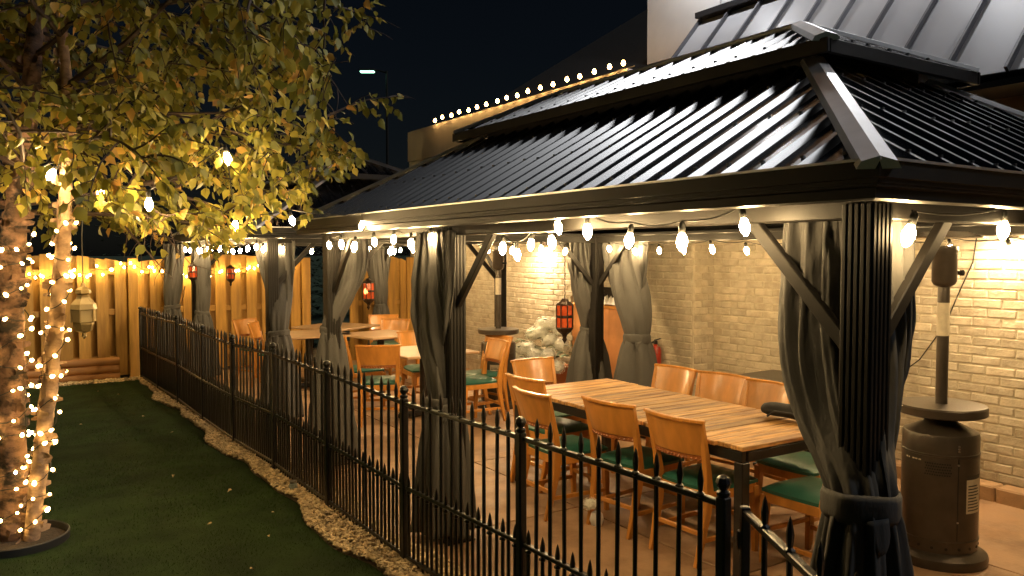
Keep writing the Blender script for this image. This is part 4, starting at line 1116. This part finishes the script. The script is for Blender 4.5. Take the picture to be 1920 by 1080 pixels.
# branches
def reach(p): return 2.3 + .4 * nz((p.z * 1.6, p.dot(fwd) * 1.5, 3)) - .13 * abs(p.z - 2.75) - 1.3 * max(0, 2.62 - p.z)
br = MB(); leaves = []          # leaf: pos, dir, normal, size, tint
def grow(p, d, L, r_, depth, q):
    n_ = 7; pts = [p.copy()]; dd = d.normalized()
    for k in range(n_):
        dd = (dd + Vector((q.gauss(0, .11), q.gauss(0, .11), q.gauss(0, .08) - (.025 + .02 * k) * (1 if depth > 0 else .7)))).normalized()
        pts.append(pts[-1] + dd * L / n_)
    if pts[-1].dot(RT) < reach(pts[-1]) + .12: br.tube(pts, [r_ * (1 - .8 * k / n_) for k in range(n_ + 1)], 5 if depth == 0 else 4)
    if depth < 2:
        m_ = (9 if depth == 0 else 5)
        for k in range(m_):
            t = .16 + .84 * (k + q.random()) / m_; i = min(n_ - 1, int(t * n_)); b = pts[i].lerp(pts[i + 1], t * n_ - i)
            a = (pts[i + 1] - pts[i]).normalized(); s_ = Vector((q.gauss(0, 1), q.gauss(0, 1), q.gauss(-.1, .6))); s_ = (s_ - a * s_.dot(a)).normalized()
            grow(b, a * .62 + s_ * .75, L * q.uniform(.3, .5) * (1.15 - .5 * t), r_ * .45, depth + 1, q)
    if depth >= 1:
        m_ = int(L / (.052 if depth == 2 else .08)) + 2
        for k in range(m_):
            t = .1 + .9 * k / m_; i = min(n_ - 1, int(t * n_)); b = pts[i].lerp(pts[i + 1], t * n_ - i)
            a = (pts[i + 1] - pts[i]).normalized(); s_ = Vector((q.gauss(0, 1), q.gauss(0, 1), q.gauss(-.5, .6))).normalized()
            ld = (a * .6 + s_ * .95 + Vector((0, 0, -.35))).normalized()
            leaves.append((b, ld, Vector((q.gauss(0, .7), q.gauss(0, .7), 1)).normalized(), q.uniform(.048, .092), q.random()))
q = random.Random(11)
for (PP, n_, zlo, zhi) in ((P1, 25, 2.05, 4.6), (P2, 15, 2.1, 4.2), (P3, 11, 2.1, 3.7)):
    for k in range(n_):
        z = zlo + (zhi - zlo) * (k + q.random()) / n_
        p = min(PP, key=lambda v_: abs(v_.z - z)); a = k * 2.399 + q.uniform(-.4, .4)
        L = (1.95 - .26 * (z - 2)) * q.uniform(.72, 1.05)
        if PP is P3: L *= .8
        grow(p, Vector((math.cos(a), math.sin(a), q.uniform(.2, .55))), L, .017, 0, q)
# long boughs reaching across towards the gazebo
for (z, L, up, side) in ((2.45, 2.3, .22, .2), (2.75, 2.45, .2, -.25), (3.1, 2.4, .18, .1), (2.3, 1.8, .16, .5), (2.2, 1.6, .1, -.1), (3.4, 2.3, .2, -.4), (2.6, 1.8, .2, .6), (2.15, 1.5, .12, .35), (3.3, 2.5, .3, .15), (2.9, 2.2, .35, -.45), (3.6, 2.3, .2, .3)):
    p = min(P2 if side < .3 else P1, key=lambda v_: abs(v_.z - z))
    grow(p, RT + fwd * side + Vector((0, 0, up)), L, .02, 0, q)
br.build('branches', 'twig', tree, True, 60)['kind'] = 'stuff'
# keep the crown's underside and the camera clear
def keep(p):
    w_ = p + TB
    if w_.z < 1.86: return False
    if p.dot(RT) > reach(p): return False
    if (w_ - camv).length < 2.1: return False
    d = w_ - camv; f = d.dot(fwd)
    if f < .3: return False
    t = d.dot(RT) / f; e = (w_.z - CAM_H) / f
    if e < .03 and t < -.38 : return q.random() < .25
    return True
leaves = [l for l in leaves if keep(l[0])]
LV = np.array([(0, 0, 0), (.22, .30, .06), (.55, .33, .05), (1.0, 0, -.10), (.55, -.33, .05), (.22, -.30, .06), (.42, 0, -.02)])
LF = [(0, 6, 1), (1, 6, 2), (2, 6, 3), (3, 6, 4), (4, 6, 5), (5, 6, 0)]
def leaf_frame(l):
    p, d, nn, s_, t = l
    side = d.cross(nn).normalized(); up = side.cross(d)
    return p, d, side, up, s_, t
def in_front(l):
    d = l[0] + TB - camv; f = d.dot(fwd); t = d.dot(RT) / f
    return -.64 < t < .0 and (l[0].z + TB.z - CAM_H) / f < .33
order = sorted(range(len(leaves)), key=lambda i: (0 if in_front(leaves[i]) else 1, (leaves[i][0] + TB - camv).length / leaves[i][3]))
big = order[:290]; bigset = set(big)
def tint_of(t): return t * .68 if t < .80 else .68 + (t - .80) * 1.6
def leaf_mesh_arrays(idx):
    VV = []; FF = []; TT = []
    for i in idx:
        p, d, s_, u_, sz, t = leaf_frame(leaves[i]); o0 = len(VV)
        cu = 1 + .8 * math.sin(i * 1.7)
        for x, y, z in LV: VV.append(tuple(p + (d * x + s_ * y + u_ * (z * cu)) * sz)); TT.append(tint_of(t))
        FF += [tuple(o0 + k for k in f) for f in LF]
    return VV, FF, TT
VV, FF, TT = leaf_mesh_arrays([i for i in range(len(leaves)) if i not in bigset])
me = bpy.data.meshes.new('crown'); me.from_pydata(VV, [], FF); me.materials.append(M['birch_leaf'])
a = me.attributes.new('tint', 'FLOAT', 'POINT'); a.data.foreach_set('value', TT)
me.polygons.foreach_set('use_smooth', [True] * len(me.polygons))
crown = obj('crown', me, tree); crown['kind'] = 'stuff'
LM = []
for k in range(10):
    me = bpy.data.meshes.new('leaf'); cu = .4 + .25 * k; me.from_pydata([(x, y, z * cu) for x, y, z in LV.tolist()], [], LF); me.materials.append(M['birch_leaf'])
    a = me.attributes.new('tint', 'FLOAT', 'POINT'); a.data.foreach_set('value', [tint_of((k + .5) / 10)] * 7); me.polygons.foreach_set('use_smooth', [True] * 6)
    LM.append(me)
for i in big:
    p, d, s_, u_, sz, t = leaf_frame(leaves[i])
    o = obj('leaf', LM[int(t * 9.99)], tree)
    mm = Matrix((d * sz, s_ * sz, u_ * sz)).transposed().to_4x4(); mm.translation = p; o.matrix_local = mm
# tree ring
rg = thing('tree_ring', 'black edging ring round the foot of the birch', 'edging', (TB.x + .0, TB.y - .05, 0))
MB().lathe([(.27, .0), (.28, .07), (.287, .076), (.295, .07), (.29, 0)], 48).build('rim', 'rubber', rg, True, 40)
MB().lathe([(0, .05), (.15, .045), (.275, .03)], 32).build('soil', 'soil', rg, True)

# fairy lights round the trunks
FAIRY = MB().lathe([(0, -.011), (.007, -.006), (.008, 0), (.005, .009), (0, .012)], 6).mesh('bulb', 'fairy_glow', True)
def wrap(label, PP, RR, z0, z1, turns, nb, seed):
    t = thing('fairy_lights', label, 'fairy lights', TB, 0, 'fairy lights wound round the birch'); q = random.Random(seed)
    pts = []; N_ = turns * 18
    for k in range(N_ + 1):
        u = k / N_; z = z0 + (z1 - z0) * u + .03 * math.sin(k * .5 + seed) + .02 * math.sin(k * .23); j = min(range(len(PP)), key=lambda i: abs(PP[i].z - z)); a = 2 * math.pi * turns * u + seed
        pts.append(PP[j] + Vector((math.cos(a), math.sin(a), 0)) * (RR[j] * 1.27 + .006) + Vector((0, 0, z - PP[j].z)))
    MB().tube(pts, .0032, 4).build('wire', 'wire', t)
    for k in range(nb):
        i = int((k + q.random() * .8) / nb * N_); p = pts[min(i, N_)]; c_ = min(PP, key=lambda v_: abs(v_.z - p.z)); d = (p - c_); d.z = 0; d.normalize()
        o = obj('bulb', FAIRY, t, p + d * .016); o.rotation_euler = (q.uniform(-1.5, 1.5), q.uniform(-1.5, 1.5), 0); s_ = q.uniform(1.2, 1.7); o.scale = (s_, s_, s_)
wrap('fairy lights wound round the thick dark birch trunk', P1, R1, .12, 2.0, 12, 80, 1)
wrap('fairy lights wound round the slim pale birch trunk', P2, R2, .1, 2.1, 13, 66, 2)
wrap('fairy lights wound round the birch trunk at the picture edge', P3, R3, .1, 1.6, 7, 34, 3)
# fairy lights on the wooden fence
ft = thing('fairy_lights', 'swag of fairy lights along the top of the long wooden fence', 'fairy lights', (0, 13.1, 1.6))
pts = []; q = random.Random(5)
for k in range(120):
    x = -2.2 + 6.4 * k / 119; pts.append(Vector((x, .0 + .01 * math.sin(k), .10 - .16 * abs(math.sin(x * 1.45 + .8)) + .02 * math.sin(k * 1.3))))
MB().tube(pts, .0035, 4).build('wire', 'wire', ft)
FAIRY2 = FAIRY.copy(); FAIRY2.materials.clear(); FAIRY2.materials.append(M['fairy_strong'])
for k in range(88):
    p = pts[int(k / 88 * 119)]; o = obj('bulb', FAIRY2, ft, p + Vector((q.uniform(-.03, .03), -.03, q.uniform(-.07, .05)))); o.scale = (1.7, 1.7, 1.7)

# fallen leaves on the lawn
FLM = []
for k in range(4):
    me = bpy.data.meshes.new('fallen_leaf'); me.from_pydata([(x, y, z * (1 + k) + .1 * (k % 2) * x) for x, y, z in LV.tolist()], [], LF); me.materials.append(M['fallen_leaf']); FLM.append(me)
spots_all = [(-.05, 12.3), (.5, 12.0), (1.1, 11.8), (.9, 11.0), (1.3, 11.4), (.6, 10.1), (1.35, 9.7), (1.0, 9.2), (1.5, 8.7), (.95, 8.2), (.4, 7.6), (1.55, 7.6), (1.2, 7.0), (.8, 6.4), (1.5, 6.3), (.62, 5.45), (1.2, 5.6), (.95, 5.1), (1.45, 5.15), (1.55, 4.75), (1.2, 4.65), (.7, 4.75), (.35, 5.0), (.55, 5.9), (1.62, 5.6), (.2, 8.9), (.75, 9.6), (.1, 11.2)]
spots = spots_all[::2]
for k, (x, y) in enumerate(spots):
    o = obj('fallen_leaf', FLM[k % 4], None, (x, y, .045)); s_ = rnd.uniform(.022, .042); o.scale = (s_, s_, s_); o.rotation_euler = (rnd.uniform(-.3, .3), rnd.uniform(-.3, .3), rnd.uniform(0, 6.28))
    tag(o, 'small dry leaf lying on the dark lawn', 'leaf', 'fallen leaves on the lawn')
jr = thing('glass_jar', 'small pale bluish glass light at the foot of the black fence', 'garden light', (1.90, 6.05, .03))
MB().lathe([(0, 0), (.03, 0), (.034, .02), (.032, .06), (.02, .07)], 12).build('glass', 'glass_blue', jr, True)
MB().lathe([(.022, .07), (.03, .072), (.03, .085), (0, .09)], 12).build('cap', 'steel', jr, True)

# ------------------------------------------------------------------ beyond the fence gap, and the street lamp
hd = thing('hedge', 'dark hedge beyond the gap in the wooden fence', 'hedge', (7.5, 23, 0))
leafy(MB(), 5000, (0, 0, .9), (2.6, .5, .55), .16, 8, .02).build('foliage', 'hedge_leaf', hd)['kind'] = 'stuff'
MB().tube([(0, 0, 0), (0, 0, 1.0)], .06, 6).build('stem', 'twig', hd)
rocks = [(4.9, 14.0, .16), (5.15, 14.15, .2), (5.4, 14.4, .17), (4.7, 14.2, .12), (5.0, 14.5, .14), (4.5, 14.3, .1)]
rl = ['largest pale rock beyond the fence gap', 'pale rock next to the largest one beyond the fence gap', 'pale rock nearest the fence panel beyond the gap', 'small pale rock beyond the fence gap', 'pale rock behind the others beyond the gap', 'smallest pale rock beyond the fence gap']
for k, (x, y, s_) in enumerate(rocks):
    b = MB(); b.lathe([(0, -.5), (.7, -.45), (1, 0), (.75, .5), (.3, .75), (0, .78)], 9); b.v = [(p[0] * s_ * (1 + .25 * nz(p, 1.7 + k)), p[1] * s_ * .8 * (1 + .25 * nz(p, 2.1 + k)), p[2] * s_) for p in b.v]
    tag(b.build('rock', 'rock', smooth=True, angle=30, loc=(x, y, s_ * .35 - .05)), rl[k], 'rock', 'rocks beyond the fence gap')
sh = thing('shrub', 'low dark shrub behind the rocks in the fence gap', 'shrub', (5.2, 15.2, -.05))
leafy(MB(), 500, (0, 0, .32), (.28, .2, .15), .1, 12, .02).build('foliage', 'hedge_leaf', sh)['kind'] = 'stuff'
MB().tube([(0, 0, 0), (0, 0, .3)], .02, 5).build('stem', 'twig', sh)

sl = thing('street_lamp', 'tall lit street lamp with greenish white head far behind the gazebos', 'street lamp', (16.55, 37.0, 0))
MB().tube([(0, 0, 0), (0, 0, 10.9)], [.10, .06], 8).build('pole', 'gazebo_metal', sl, True)
MB().tube([(0, 0, 10.8), (-.35, .22, 10.92), (-.6, .38, 10.93)], .04, 6).build('arm', 'gazebo_metal', sl, True)
MB().bar((-.45, .29, 10.93), (-1.15, .74, 10.93), .32, .12, .05).build('head', 'gazebo_metal', sl)
MB().bar((-.52, .335, 10.855), (-1.1, .71, 10.855), .27, .06, .02).build('lens', 'street_lens', sl)
